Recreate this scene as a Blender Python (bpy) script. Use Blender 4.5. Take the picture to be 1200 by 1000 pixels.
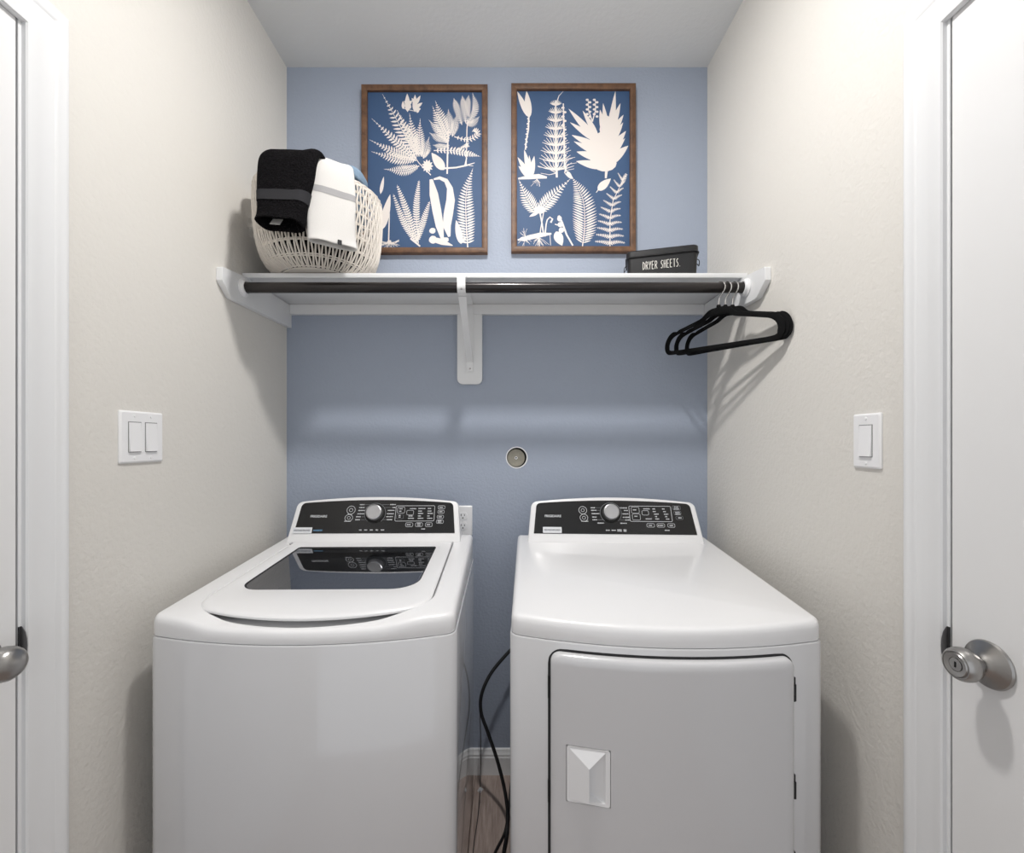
import bpy, bmesh, math, random
from mathutils import Vector, Matrix
R = math.radians
random.seed(7)
for o in list(bpy.data.objects): bpy.data.objects.remove(o)
sc = bpy.context.scene
COL = sc.collection

# ------------------------------------------------------------------ camera, world, exposure
XL, XR, YF, ZC = -0.858, 0.775, -2.9, 2.74          # side walls, room end behind the camera, ceiling
cam = bpy.data.cameras.new('camera')
cam.sensor_width = 36; cam.sensor_fit = 'HORIZONTAL'
cam.lens = 36 * 516 / 1200
cam.shift_x = 5 / 1200; cam.shift_y = 18 / 1200
cam.clip_start = 0.02
co = bpy.data.objects.new('camera', cam); COL.objects.link(co)
co.location = (0, -1.71, 1.285); co.rotation_euler = (R(90), 0, 0)
sc.camera = co
w = bpy.data.worlds.new('world'); sc.world = w; w.use_nodes = True
w.node_tree.nodes['Background'].inputs[0].default_value = (0.93, 0.96, 1.0, 1)
w.node_tree.nodes['Background'].inputs[1].default_value = 0.95
sc.view_settings.view_transform = 'Standard'; sc.view_settings.look = 'None'
sc.view_settings.gamma = 1; sc.view_settings.use_curve_mapping = False
sc.view_settings.exposure = 0.0
LAMP_STRENGTH = 490.0
LAMP_POS = (0.0, -0.92, 2.68)

# ------------------------------------------------------------------ materials
def s2l(c):
    return tuple((x / 255 / 12.92) if x / 255 <= 0.04045 else ((x / 255 + 0.055) / 1.055) ** 2.4 for x in c)
def mat(name, rgb, rough=0.5, metal=0.0, coat=0.0, bump=None, var=None, spec=0.5, emis=None, sheen=0.0):
    """bump=(scale, strength, distance); var=(scale, amount)"""
    m = bpy.data.materials.new(name); m.use_nodes = True
    nt = m.node_tree; b = nt.nodes['Principled BSDF']
    c = s2l(rgb) + (1,)
    b.inputs['Base Color'].default_value = c
    b.inputs['Roughness'].default_value = rough
    b.inputs['Metallic'].default_value = metal
    b.inputs['Coat Weight'].default_value = coat
    b.inputs['Coat Roughness'].default_value = 0.06
    b.inputs['Specular IOR Level'].default_value = spec
    b.inputs['Sheen Weight'].default_value = sheen
    tc = nt.nodes.new('ShaderNodeTexCoord')
    if var:
        n = nt.nodes.new('ShaderNodeTexNoise'); n.inputs['Scale'].default_value = var[0]; n.inputs['Detail'].default_value = 5
        nt.links.new(tc.outputs['Object'], n.inputs['Vector'])
        mx = nt.nodes.new('ShaderNodeMix'); mx.data_type = 'RGBA'
        mx.inputs[6].default_value = tuple(min(1, x * (1 - var[1])) for x in c[:3]) + (1,)
        mx.inputs[7].default_value = tuple(min(1, x * (1 + var[1])) for x in c[:3]) + (1,)
        nt.links.new(n.outputs['Fac'], mx.inputs[0]); nt.links.new(mx.outputs[2], b.inputs['Base Color'])
    if bump:
        n = nt.nodes.new('ShaderNodeTexNoise'); n.inputs['Scale'].default_value = bump[0]; n.inputs['Detail'].default_value = 3
        nt.links.new(tc.outputs['Object'], n.inputs['Vector'])
        bp = nt.nodes.new('ShaderNodeBump'); bp.inputs['Strength'].default_value = bump[1]; bp.inputs['Distance'].default_value = bump[2]
        nt.links.new(n.outputs['Fac'], bp.inputs['Height']); nt.links.new(bp.outputs['Normal'], b.inputs['Normal'])
    if emis:
        b.inputs['Emission Color'].default_value = s2l(emis[0]) + (1,); b.inputs['Emission Strength'].default_value = emis[1]
    return m
def wood(name, c1, c2, scale, stretch, rough=0.5):
    m = mat(name, c1, rough); nt = m.node_tree; b = nt.nodes['Principled BSDF']
    tc = nt.nodes.new('ShaderNodeTexCoord'); mp = nt.nodes.new('ShaderNodeMapping'); mp.inputs['Scale'].default_value = stretch
    n = nt.nodes.new('ShaderNodeTexNoise'); n.inputs['Scale'].default_value = scale; n.inputs['Detail'].default_value = 8; n.inputs['Roughness'].default_value = 0.65
    oi = nt.nodes.new('ShaderNodeObjectInfo'); add = nt.nodes.new('ShaderNodeVectorMath'); add.operation = 'ADD'
    nt.links.new(tc.outputs['Object'], mp.inputs[0]); nt.links.new(mp.outputs[0], add.inputs[0]); nt.links.new(oi.outputs['Random'], add.inputs[1])
    nt.links.new(add.outputs[0], n.inputs['Vector'])
    cr = nt.nodes.new('ShaderNodeValToRGB'); cr.color_ramp.elements[0].position = 0.32; cr.color_ramp.elements[1].position = 0.7
    cr.color_ramp.elements[0].color = s2l(c1) + (1,); cr.color_ramp.elements[1].color = s2l(c2) + (1,)
    nt.links.new(n.outputs['Fac'], cr.inputs[0]); nt.links.new(cr.outputs[0], b.inputs['Base Color'])
    bp = nt.nodes.new('ShaderNodeBump'); bp.inputs['Strength'].default_value = 0.25; bp.inputs['Distance'].default_value = 0.001
    nt.links.new(n.outputs['Fac'], bp.inputs['Height']); nt.links.new(bp.outputs['Normal'], b.inputs['Normal'])
    return m

M = {}
M['beige'] = mat('beige_wall_paint', (222, 219, 213), 0.75, bump=(95, 0.45, 0.004), spec=0.3)
M['blue'] = mat('blue_wall_paint', (162, 171, 187), 0.55, bump=(95, 0.45, 0.004), spec=0.3)
M['ceiling'] = mat('ceiling_paint', (226, 227, 227), 0.9, bump=(70, 0.3, 0.003), spec=0.2)
M['trim'] = mat('white_trim_paint', (231, 232, 233), 0.32, bump=(30, 0.05, 0.001))
M['door'] = mat('white_door_paint', (232, 232, 232), 0.38, bump=(25, 0.06, 0.001))
M['enamel'] = mat('white_enamel_shaded', (212, 212, 214), 0.22, coat=0.6)  # base greyed so the dryer door front reads less lit than the top
M['cabinet'] = mat('glossy_cabinet_enamel_shaded', (208, 208, 210), 0.16, coat=1.0)  # base greyed for the dimmer light on the machine fronts
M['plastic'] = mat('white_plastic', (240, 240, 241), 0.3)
M['deck'] = mat('white_deck_enamel_lit', (240, 240, 241), 0.3, coat=0.3)  # brighter copy of the enamel, stands for the better-lit dryer top
M['gap'] = mat('dark_gap', (40, 40, 42), 0.8)
M['panel'] = mat('black_gloss_panel', (14, 14, 16), 0.25, coat=0.2)
M['print'] = mat('console_white_print', (205, 207, 210), 0.5)
M['printgrey'] = mat('console_grey_print', (120, 122, 126), 0.5)
M['sticker'] = mat('white_sticker', (226, 228, 232), 0.5)
M['stickertext'] = mat('grey_sticker_text', (140, 144, 150), 0.5)
M['bluetext'] = mat('blue_console_text', (88, 130, 160), 0.5)
M['silver'] = mat('brushed_silver', (190, 190, 192), 0.32, 0.75)
M['nickel'] = mat('satin_nickel', (168, 166, 164), 0.3, 1.0, bump=(180, 0.05, 0.0004))
M['darkmetal'] = mat('dark_metal', (62, 62, 64), 0.45, 0.8)
M['recess'] = mat('switch_recess', (128, 128, 128), 0.6)
M['lip'] = mat('strike_nickel', (112, 112, 114), 0.4, 0.5)
M['galv'] = mat('grey_galvanised_metal', (150, 146, 134), 0.5, 0.35, bump=(80, 0.3, 0.001), var=(60, 0.25))
M['rod'] = mat('dark_bronze_rod', (40, 36, 36), 0.3, 0.55, coat=0.3)
M['velvet'] = mat('black_velvet', (16, 16, 17), 0.9, bump=(400, 0.4, 0.0006), spec=0.15)
M['wire'] = mat('chrome_wire', (215, 215, 215), 0.18, 1.0)
M['basket'] = mat('whitewashed_rope', (222, 215, 206), 0.75, bump=(300, 0.4, 0.001), var=(40, 0.06))
M['blacktowel'] = mat('black_terry', (23, 22, 24), 1.0, bump=(210, 1.0, 0.012), var=(190, 0.95), spec=0.05)
M['blackband'] = mat('charcoal_towel_band', (48, 48, 51), 0.9, bump=(500, 0.4, 0.001), spec=0.2)
M['whitetowel'] = mat('white_cotton', (207, 205, 202), 0.95, bump=(350, 0.5, 0.0012), spec=0.15)
M['greyband'] = mat('grey_towel_stripe', (158, 157, 158), 0.95, bump=(350, 0.5, 0.0012), spec=0.15)
M['bluetowel'] = mat('light_blue_terry', (140, 163, 186), 1.0, bump=(420, 1.0, 0.004), spec=0.15)
M['tin'] = mat('black_painted_tin', (20, 20, 22), 0.42, bump=(60, 0.1, 0.0006))
M['lettering'] = mat('off_white_lettering', (225, 222, 215), 0.6)
M['frame'] = wood('brown_oak_frame', (80, 55, 40), (124, 90, 64), 30, (1, 1, 1), 0.5)
M['cyan'] = mat('cyanotype_blue', (56, 84, 122), 0.6, var=(9, 0.08))
M['cream'] = mat('cream_silhouette', (236, 228, 222), 0.7)
M['cord'] = mat('black_rubber', (20, 20, 22), 0.35)
M['cordgrey'] = mat('grey_cord', (70, 66, 66), 0.5)
M['plank'] = wood('greige_plank', (142, 126, 118), (182, 166, 158), 14, (9, 0.7, 1), 0.45)
M['sub'] = mat('dark_subfloor', (70, 62, 58), 0.9)
M['lamp'] = mat('lamp_glass', (255, 255, 255), 0.4, emis=((255, 252, 249), LAMP_STRENGTH))
M['black'] = mat('black_slot', (18, 18, 18), 0.7)
M['tub'] = mat('grey_tub', (150, 152, 156), 0.35, 0.2)
# tinted lid glass: a thin slab, mirror reflection over a grey-tinted transparency
g = bpy.data.materials.new('tinted_glass'); g.use_nodes = True; nt = g.node_tree; nt.nodes.clear()
out = nt.nodes.new('ShaderNodeOutputMaterial'); mx = nt.nodes.new('ShaderNodeMixShader')
fr = nt.nodes.new('ShaderNodeFresnel'); fr.inputs[0].default_value = 2.7
gl = nt.nodes.new('ShaderNodeBsdfGlossy'); gl.inputs['Roughness'].default_value = 0.015; gl.inputs[0].default_value = (0.95, 0.96, 1, 1)
tr = nt.nodes.new('ShaderNodeBsdfTransparent'); tr.inputs[0].default_value = (0.2, 0.21, 0.22, 1)
nt.links.new(fr.outputs[0], mx.inputs[0]); nt.links.new(tr.outputs[0], mx.inputs[1]); nt.links.new(gl.outputs[0], mx.inputs[2]); nt.links.new(mx.outputs[0], out.inputs[0])
M['glass'] = g

# ------------------------------------------------------------------ helpers
def link(name, bm, m, parent=None, smooth=True, angle=35, recalc=True):
    me = bpy.data.meshes.new(name)
    if recalc: bmesh.ops.recalc_face_normals(bm, faces=bm.faces[:])
    bm.to_mesh(me); bm.free()
    if m: me.materials.append(m)
    if smooth:
        me.polygons.foreach_set('use_smooth', [True] * len(me.polygons))
        me.set_sharp_from_angle(angle=R(angle))
    o = bpy.data.objects.new(name, me); COL.objects.link(o)
    if parent: o.parent = parent
    return o
def thing(name, label, cat, loc=(0, 0, 0), rz=0, group=None):
    o = bpy.data.objects.new(name, None); COL.objects.link(o)
    o.empty_display_size = 0.1
    o.location = loc; o.rotation_euler = (0, 0, rz)
    o['label'] = label; o['category'] = cat
    if group: o['group'] = group
    return o
def struct(o): o['kind'] = 'structure'; return o
def B(): return bmesh.new()
def box(bm, x0, x1, y0, y1, z0, z1, bev=0.0, seg=2):
    t = bmesh.new()
    vs = [t.verts.new((x, y, z)) for x in (x0, x1) for y in (y0, y1) for z in (z0, z1)]
    for f in ((0, 1, 3, 2), (4, 6, 7, 5), (0, 4, 5, 1), (2, 3, 7, 6), (0, 2, 6, 4), (1, 5, 7, 3)): t.faces.new([vs[i] for i in f])
    if bev: bmesh.ops.bevel(t, geom=t.edges[:], offset=bev, segments=seg, affect='EDGES', profile=0.5)
    merge(bm, t)
def merge(bm, t, mtx=None):
    if mtx is not None: t.transform(mtx)
    me = bpy.data.meshes.new('tmp'); t.to_mesh(me); t.free(); bm.from_mesh(me); bpy.data.meshes.remove(me)
def loft(bm, rings, cap0=True, cap1=True, closed=True):
    rv = [[bm.verts.new(p) for p in r] for r in rings]
    n = len(rv[0])
    for a, b in zip(rv, rv[1:]):
        for i in range(n if closed else n - 1):
            j = (i + 1) % n
            bm.faces.new((a[i], a[j], b[j], b[i]))
    if cap0: bm.faces.new(rv[0][::-1])
    if cap1: bm.faces.new(rv[-1])
    return rv
def tube(bm, pts, r, n=10, closed=False, caps=True):
    P = [Vector(p) for p in pts]; m = len(P); rings = []
    up = None
    for i in range(m):
        if closed: t = (P[(i + 1) % m] - P[i - 1]).normalized()
        else: t = (P[min(i + 1, m - 1)] - P[max(i - 1, 0)]).normalized()
        if up is None:
            up = Vector((0, 0, 1)) if abs(t.z) < 0.9 else Vector((1, 0, 0))
        u = (up - t * up.dot(t)).normalized(); v = t.cross(u); up = u
        rr = r[i] if isinstance(r, (list, tuple)) else r
        rings.append([P[i] + rr * (math.cos(2 * math.pi * k / n) * u + math.sin(2 * math.pi * k / n) * v) for k in range(n)])
    if closed: rings.append(rings[0]); 
    loft(bm, rings, caps and not closed, caps and not closed)
def catmull(pts, n=8):
    P = [Vector(p) for p in pts]; P = [2 * P[0] - P[1]] + P + [2 * P[-1] - P[-2]]; o = []
    for i in range(1, len(P) - 2):
        for k in range(n):
            t = k / n; a, b, c, d = P[i - 1], P[i], P[i + 1], P[i + 2]
            o.append(0.5 * ((2 * b) + (c - a) * t + (2 * a - 5 * b + 4 * c - d) * t * t + (3 * b - a - 3 * c + d) * t ** 3))
    o.append(P[-2]); return o
def lathe(bm, prof, n=40, mtx=None, cap0=True, cap1=True):
    t = bmesh.new()
    loft(t, [[(r * math.cos(2 * math.pi * k / n), r * math.sin(2 * math.pi * k / n), z) for k in range(n)] for r, z in prof], cap0, cap1)
    merge(bm, t, mtx)
def prism(bm, poly, h, mtx=None, bev=0.0, seg=2):
    """2D polygon in x,y extruded along z from 0 to h"""
    t = bmesh.new()
    a = [t.verts.new((x, y, 0)) for x, y in poly]; b = [t.verts.new((x, y, h)) for x, y in poly]
    t.faces.new(a[::-1]); t.faces.new(b)
    for i in range(len(a)): t.faces.new((a[i], a[(i + 1) % len(a)], b[(i + 1) % len(a)], b[i]))
    if bev:
        e = [e for e in t.edges if abs(e.verts[0].co.z - e.verts[1].co.z) < 1e-9]
        bmesh.ops.bevel(t, geom=e, offset=bev, segments=seg, affect='EDGES')
    merge(bm, t, mtx)
def rrect(x0, x1, y0, y1, r, n=5):
    rs = r if isinstance(r, (list, tuple)) else (r,) * 4     # bl, br, tr, tl
    o = []
    for cx, cy, a0, rr in ((x0 + rs[0], y0 + rs[0], 180, rs[0]), (x1 - rs[1], y0 + rs[1], 270, rs[1]), (x1 - rs[2], y1 - rs[2], 0, rs[2]), (x0 + rs[3], y1 - rs[3], 90, rs[3])):
        for k in range(n + 1):
            a = R(a0 + 90 * k / n); o.append((cx + rr * math.cos(a), cy + rr * math.sin(a)))
    return o
def frame_mtx(o, x, y, z):
    return Matrix(((x[0], y[0], z[0], o[0]), (x[1], y[1], z[1], o[1]), (x[2], y[2], z[2], o[2]), (0, 0, 0, 1)))

# ================================================================== STRUCTURE
# floor with planks
bm = B(); box(bm, XL - 0.12, XR + 0.12, YF, 0.12, -0.05, -0.006); floor = struct(link('floor', bm, M['sub']))
xs = [-0.125 + 0.18 * k for k in range(-5, 7)]
for i, xa in enumerate(xs[:-1]):
    x0, x1 = max(xa, XL) + 0.0006, min(xa + 0.18, XR) - 0.0006
    if x1 - x0 < 0.01: continue
    ys = [0.0, -0.112 if i == 4 else -0.112 - 0.37 * (((i * 5) % 7) / 3.0 if i != 4 else 0)]
    ys[1] = -0.112 if i in (4,) else ys[1]
    while ys[-1] > YF: ys.append(ys[-1] - 1.2)
    for a, b in zip(ys, ys[1:]):
        b = max(b, YF)
        if a - b < 0.02: continue
        bm = B(); box(bm, x0, x1, b + 0.0006, a - 0.0006, -0.0055, 0.0, 0.0012, 1); link('plank', bm, M['plank'], floor)
# back wall with the round service hole
HX, HZ, HR = 0.035, 1.224, 0.040
bm = B()
angs = [2 * math.pi * k / 48 for k in range(48)]
corn = [math.atan2(z - HZ, x - HX) % (2 * math.pi) for x in (XL - 0.12, XR + 0.12) for z in (0 - 0.05, ZC + 0.1)]
angs = sorted(set(angs + corn))
def toedge(a):
    dx, dz = math.cos(a), math.sin(a); t = 1e9
    if dx > 1e-9: t = min(t, (XR + 0.12 - HX) / dx)
    if dx < -1e-9: t = min(t, (XL - 0.12 - HX) / dx)
    if dz > 1e-9: t = min(t, (ZC + 0.1 - HZ) / dz)
    if dz < -1e-9: t = min(t, (-0.05 - HZ) / dz)
    return HX + dx * t, HZ + dz * t
rings = [[(*[toedge(a)[0]], 0.12, toedge(a)[1]) for a in angs], [(toedge(a)[0], 0, toedge(a)[1]) for a in angs],
         [(HX + HR * math.cos(a), 0, HZ + HR * math.sin(a)) for a in angs], [(HX + HR * math.cos(a), 0.12, HZ + HR * math.sin(a)) for a in angs]]
loft(bm, rings, True, True); struct(link('wall_back', bm, M['blue'], smooth=False))
# ceiling
bm = B(); box(bm, XL - 0.12, XR + 0.12, YF, 0.0, ZC, ZC + 0.1); struct(link('ceiling', bm, M['ceiling']))
# side walls with door openings
YO, YH, ZH = -0.920, -1.716, 2.042       # opening edges: latch side, hinge side, head
for nm, X, s in (('wall_left', XL, -1), ('wall_right', XR, 1)):
    bm = B(); a, b = sorted((X, X + 0.12 * s))
    box(bm, a, b, YO, 0.0, -0.05, ZC); box(bm, a, b, YF, YH, -0.05, ZC); box(bm, a, b, YH, YO, ZH, ZC)
    struct(link(nm, bm, M['beige'], smooth=False))
# baseboards
bprof = [(0, 0), (0.014, 0), (0.014, 0.066), (0.012, 0.070), (0.012, 0.078), (0.007, 0.086), (0.006, 0.094), (0.003, 0.097), (0, 0.097)]
bm = B(); loft(bm, [[(x, -d, z) for d, z in bprof] for x in (XL, XR)]); struct(link('baseboard_back', bm, M['trim'], angle=25))
for nm, X, s in (('baseboard_left', XL, 1), ('baseboard_right', XR, -1)):
    bm = B(); loft(bm, [[(X + s * d, y, z) for d, z in bprof] for y in (-0.86, -0.0145)]); struct(link(nm, bm, M['trim'], angle=25))
# door casings, jambs and doors
cprof = [(0, 0), (0, 0.007), (0.002, 0.010), (0.020, 0.011), (0.028, 0.0135), (0.044, 0.0135), (0.050, 0.0165), (0.062, 0.0175), (0.069, 0.015), (0.071, 0.011), (0.071, 0)]
ya, yb, zt = -0.933, -1.703, 2.026
def make_door(X, s, n, knobfn):
    # s = +1 when the room lies on the -x side of the wall (right wall)
    bm = B(); rings = []
    for (y0, z0, ky, kz) in ((ya, 0, 1, 0), (ya, zt, 1, 1), (yb, zt, -1, 1), (yb, 0, -1, 0)):
        rings.append([(X - s * h, y0 + ky * t, z0 + kz * t) for t, h in cprof])
    loft(bm, rings); tr = struct(link('trim_%d' % n, bm, M['trim'], angle=25))
    bm = B(); a, b = sorted((X, X + s * 0.12))
    box(bm, a, b, ya - 0.005, YO - 0.0005, 0, 2.034, 0.001, 1); box(bm, a, b, YH + 0.0005, yb + 0.005, 0, 2.034, 0.001, 1); box(bm, a, b, yb + 0.005, ya - 0.005, zt + 0.004, 2.034, 0.001, 1)
    link('jamb', bm, M['trim'], tr)
    bm = B(); a, b = sorted((X + s * 0.038, X + s * 0.05))      # stop strip
    box(bm, a, b, ya - 0.017, ya - 0.0055, 0, zt + 0.003); box(bm, a, b, yb + 0.0055, yb + 0.017, 0, zt + 0.003); box(bm, a, b, yb + 0.017, ya - 0.017, zt - 0.009, zt + 0.003)
    link('door_stop', bm, M['trim'], tr)
    # strike plate with rounded lip on the jamb edge
    bm = B(); zc = 0.926
    box(bm, *sorted((X - s * 0.0012, X + s * 0.001)), ya - 0.0055, ya - 0.0008, zc - 0.034, zc + 0.034, 0.0004, 1)
    link('strike_plate', bm, M['gap'], tr)
    bm = B(); lip = [(0.0, -0.034), (0.0022, -0.0325), (0.0075, -0.024), (0.0100, -0.012), (0.0108, 0), (0.0100, 0.012), (0.0075, 0.024), (0.0022, 0.0325), (0.0, 0.034)]
    prism(bm, [(x_, z_) for x_, z_ in lip], 0.0010, frame_mtx((X - s * 0.0002, ya - 0.0002, zc), (-s, 0, 0), (0, 0, 1), (0, -1, 0)), 0.0003, 1)
    link('strike_lip', bm, M['lip'], tr)
    # slab with recessed panels
    yl, yh = ya - 0.0085, yb + 0.008
    th = 0.035; xf = X + s * 0.001
    pan = [(1.887, 1.647), (1.54, 1.297), (1.19, 0.948), (0.84, 0.60), (0.49, 0.25)]
    zs = sorted(set([0.008, zt + 0.001] + [z for p in pan for z in p])); pl, ph = yl - 0.106, yh + 0.106
    bm = B()
    def quad(P): bm.faces.new([bm.verts.new(p) for p in P])
    ysn = [yh, ph, pl, yl]
    for z0, z1 in zip(zs, zs[1:]):
        for k in range(3):
            if k == 1 and any(abs(p[1] - z0) < 1e-6 for p in pan): continue
            quad([(xf, ysn[k], z0), (xf, ysn[k + 1], z0), (xf, ysn[k + 1], z1), (xf, ysn[k], z1)])
    for zt_, zb_ in pan:
        steps = [(0, 0), (0.004, 0.004), (0.010, 0.005), (0.016, 0.008), (0.020, 0.008), (0.045, 0.003)]
        rr = [[(xf + s * d, ph + i, zb_ + i), (xf + s * d, pl - i, zb_ + i), (xf + s * d, pl - i, zt_ - i), (xf + s * d, ph + i, zt_ - i)] for i, d in steps]
        loft(bm, rr, False, True)
    loft(bm, [[(xf + s * d, yh, zs[0]), (xf + s * d, yl, zs[0]), (xf + s * d, yl, zs[-1]), (xf + s * d, yh, zs[-1])] for d in (0, th)], False, True)
    bmesh.ops.remove_doubles(bm, verts=bm.verts[:], dist=1e-5)
    d = struct(link('door_%d' % n, bm, M['door'], angle=15))
    # knob set: rose, neck, knob on an axis pointing into the room
    mtx = frame_mtx((xf, -1.002, 0.927), (0, 1, 0), (0, 0, 1) if s < 0 else (0, 0, -1), (-s, 0, 0))
    bm = B(); lathe(bm, [(0.0365, 0), (0.0375, 0.003), (0.036, 0.006), (0.031, 0.0085), (0.022, 0.0125), (0.0165, 0.0165), (0.0145, 0.019), (0.012, 0.020)], 48, mtx)
    k = link('door_knob', bm, M['nickel'], d)
    knobfn(mtx, k)
    return d
def knob_round(mtx, k):
    bm = B(); lathe(bm, [(0.0115, 0.018), (0.0125, 0.022), (0.0125, 0.026), (0.018, 0.029), (0.0235, 0.034), (0.026, 0.041), (0.0262, 0.047), (0.0245, 0.053), (0.0222, 0.0565), (0.0205, 0.0568), (0.0203, 0.0558), (0.0195, 0.0556), (0.0180, 0.0578), (0.011, 0.0560), (0.0108, 0.0545), (0.0100, 0.0545), (0.0098, 0.0565)], 48, mtx); link('knob_grip', bm, M['nickel'], k)
    bm = B(); prism(bm, rrect(-0.0012, 0.0012, -0.0045, 0.0045, 0.0005, 2), 0.0008, mtx @ Matrix.Translation((0, 0, 0.0565))); link('keyhole', bm, M['black'], k)
def knob_egg(mtx, k):
    bm = B(); lathe(bm, [(0.0115, 0.018), (0.0125, 0.022), (0.0125, 0.027), (0.019, 0.031), (0.0245, 0.037), (0.0272, 0.045), (0.0275, 0.052), (0.0255, 0.060), (0.021, 0.066), (0.013, 0.070), (0.004, 0.0715)], 48, mtx); link('knob_grip', bm, M['nickel'], k)
make_door(XL, -1, 1, knob_egg)
make_door(XR, 1, 2, knob_round)

# ================================================================== CEILING LAMP (lights the room, above the frame)
t = thing('ceiling_light', 'round white flush ceiling light with glass lens in front of the shelf', 'light', (LAMP_POS[0], LAMP_POS[1], ZC))
bm = B(); lathe(bm, [(0.085, -0.0005), (0.088, -0.012), (0.082, -0.022), (0.060, -0.024)], 48); link('housing', bm, M['plastic'], t)
bm = B(); lathe(bm, [(0.062, -0.0245), (0.063, -0.0300), (0.058, -0.0330), (0.040, -0.0350), (0.018, -0.0355)], 32); link('glass_lens', bm, M['lamp'], t)

# ================================================================== WASHER AND DRYER BODIES
W, SEAM = 0.340, 0.858
def outline(inset=0.0, half=W, yr=0.0, ys=-0.655, bow=0.048, rf=0.032, rr=0.012, n=9):
    h = half - inset; y1 = yr - inset; y0 = ys + inset; rf = max(rf - inset, 0.004); rr = max(rr - inset, 0.003); o = []
    for k in range(5): a = R(90 * k / 4); o.append((h - rr + rr * math.cos(a), y1 - rr + rr * math.sin(a)))
    for k in range(5): a = R(90 + 90 * k / 4); o.append((-h + rr + rr * math.cos(a), y1 - rr + rr * math.sin(a)))
    for k in range(n): a = R(180 + 74 * k / (n - 1)); o.append((-h + rf + rf * math.cos(a), y0 + rf + rf * math.sin(a)))
    xe = o[-1][0]; ye = o[-1][1]
    for k in range(1, 24):
        x = xe + (-2 * xe) * k / 24; o.append((x, ye - (bow - 0.0) * (1 - (x / xe) ** 2)))
    for k in range(n): a = R(286 + 74 * k / (n - 1)); o.append((h - rf + rf * math.cos(a), y0 + rf + rf * math.sin(a)))
    return o
CEN = (0.0, -0.36)
ANG = [2 * math.pi * k / 200 for k in range(200)]
def polar(poly, cen=CEN, angs=None):
    o = []
    for a in (angs or ANG):
        d = Vector((math.cos(a), math.sin(a))); best = 0
        for i in range(len(poly)):
            p = Vector(poly[i]) - Vector(cen); q = Vector(poly[(i + 1) % len(poly)]) - Vector(cen); e = q - p
            den = d.x * e.y - d.y * e.x
            if abs(den) < 1e-12: continue
            tt = (p.x * e.y - p.y * e.x) / den; u = (p.x * d.y - p.y * d.x) / den
            if -1e-6 <= u <= 1 + 1e-6 and tt > best: best = tt
        o.append((cen[0] + d.x * best, cen[1] + d.y * best))
    return o
_bo = outline()
for x, y in _bo:                       # keep the true corners of the cabinet in the angular sampling
    ANG.append(math.atan2(y - CEN[1], x - CEN[0]) % (2 * math.pi))
ANG = sorted(set(round(a, 5) for a in ANG))
def deckz(y): return 0.945 + 0.068 * y
def sstep(t): t = max(0.0, min(1.0, t)); return t * t * (3 - 2 * t)
def dip(x, y): return 0.011 * sstep((-y - 0.60) / 0.06) * (1 - sstep((abs(x) - 0.17) / 0.10))
def ring(poly, zf, dp=False):
    return [(x, y, (zf(y) if callable(zf) else zf) - (dip(x, y) if dp else 0)) for x, y in poly]
O = {i: polar(outline(i)) for i in (0.0, 0.0015, 0.002, 0.003, 0.004, 0.0045, 0.006, 0.007, 0.010, 0.011, 0.017, 0.026)}
def cabinet(root, name):
    bm = B()
    loft(bm, [ring(O[0.010], 0.03), ring(O[0.004], 0.032), ring(O[0.0], 0.05), ring(O[0.0], SEAM - 0.0060), ring(O[0.0015], SEAM - 0.0034), ring(O[0.0045], SEAM - 0.0022)], True, True)
    link(name, bm, M['cabinet'], root)
    for sx in (-1, 1):
        for sy in (-0.06, -0.60):
            bm = B(); lathe(bm, [(0.02, 0), (0.022, 0.006), (0.016, 0.012), (0.01, 0.034)], 16, Matrix.Translation((sx * 0.28, sy, 0))); link('foot', bm, M['black'], root)
def edge_rings(dp):
    return [ring(O[0.010], SEAM - 0.0015), ring(O[0.004], SEAM - 0.001), ring(O[0.003], SEAM + 0.002)] + \
           [ring(O[i], (lambda dz: (lambda y: deckz(y) - dz))(dz), dp) for i, dz in ((0.003, 0.016), (0.0045, 0.0085), (0.007, 0.0045), (0.011, 0.0015), (0.017, 0.0))]

# console: shared shape in local coordinates
PN = Vector((0, -0.908, 0.419)); PV = Vector((0, 0.419, 0.908)); PO = Vector((0, -0.104, 0.938))
def pm(u, v, h=0.0): return PO + Vector((u, 0, 0)) + PV * v + PN * h
PMTX = frame_mtx(PO, (1, 0, 0), PV, PN)
def con_outline(i):
    hb, ht, vb, ve, vm, r = 0.300 - i, 0.289 - i, 0.0 + i * 0, 0.148 - i * 0.8, 0.164 - i, max(0.024 - i * 0.5, 0.006)
    o = [(-hb, vb), (hb, vb)]
    # right side up, corner, arch, left corner
    for k in range(6): a = R(-2 + 84 * k / 5); o.append((ht - r + r * math.cos(a), ve - r + r * math.sin(a)))
    for k in range(1, 20): x = (ht - r) * (1 - 2 * k / 20); o.append((x, ve + (vm - ve) * (1 - (x / (ht - r)) ** 2)))
    for k in range(6): a = R(98 + 84 * k / 5); o.append((-ht + r + r * math.cos(a), ve - r + r * math.sin(a)))
    return o
def console(root):
    bm = B()
    def back(i):
        return [(x, -0.002, PO.z + v * 0.908 - 0.004) for x, v in con_outline(i)]
    rings = [back(0.004), [pm(x, v, -0.010) for x, v in con_outline(0)], [pm(x, v, -0.004) for x, v in con_outline(0.0)], [pm(x, v, -0.001) for x, v in con_outline(0.002)], [pm(x, v, 0) for x, v in con_outline(0.006)]]
    rings[0] = [(p[0], p[1] if p[2] < 1.04 else -0.002, p[2]) for p in rings[0]]
    loft(bm, rings); c = link('console', bm, M['plastic'], root)
    # base apron that the console grows out of
    return c
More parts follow.
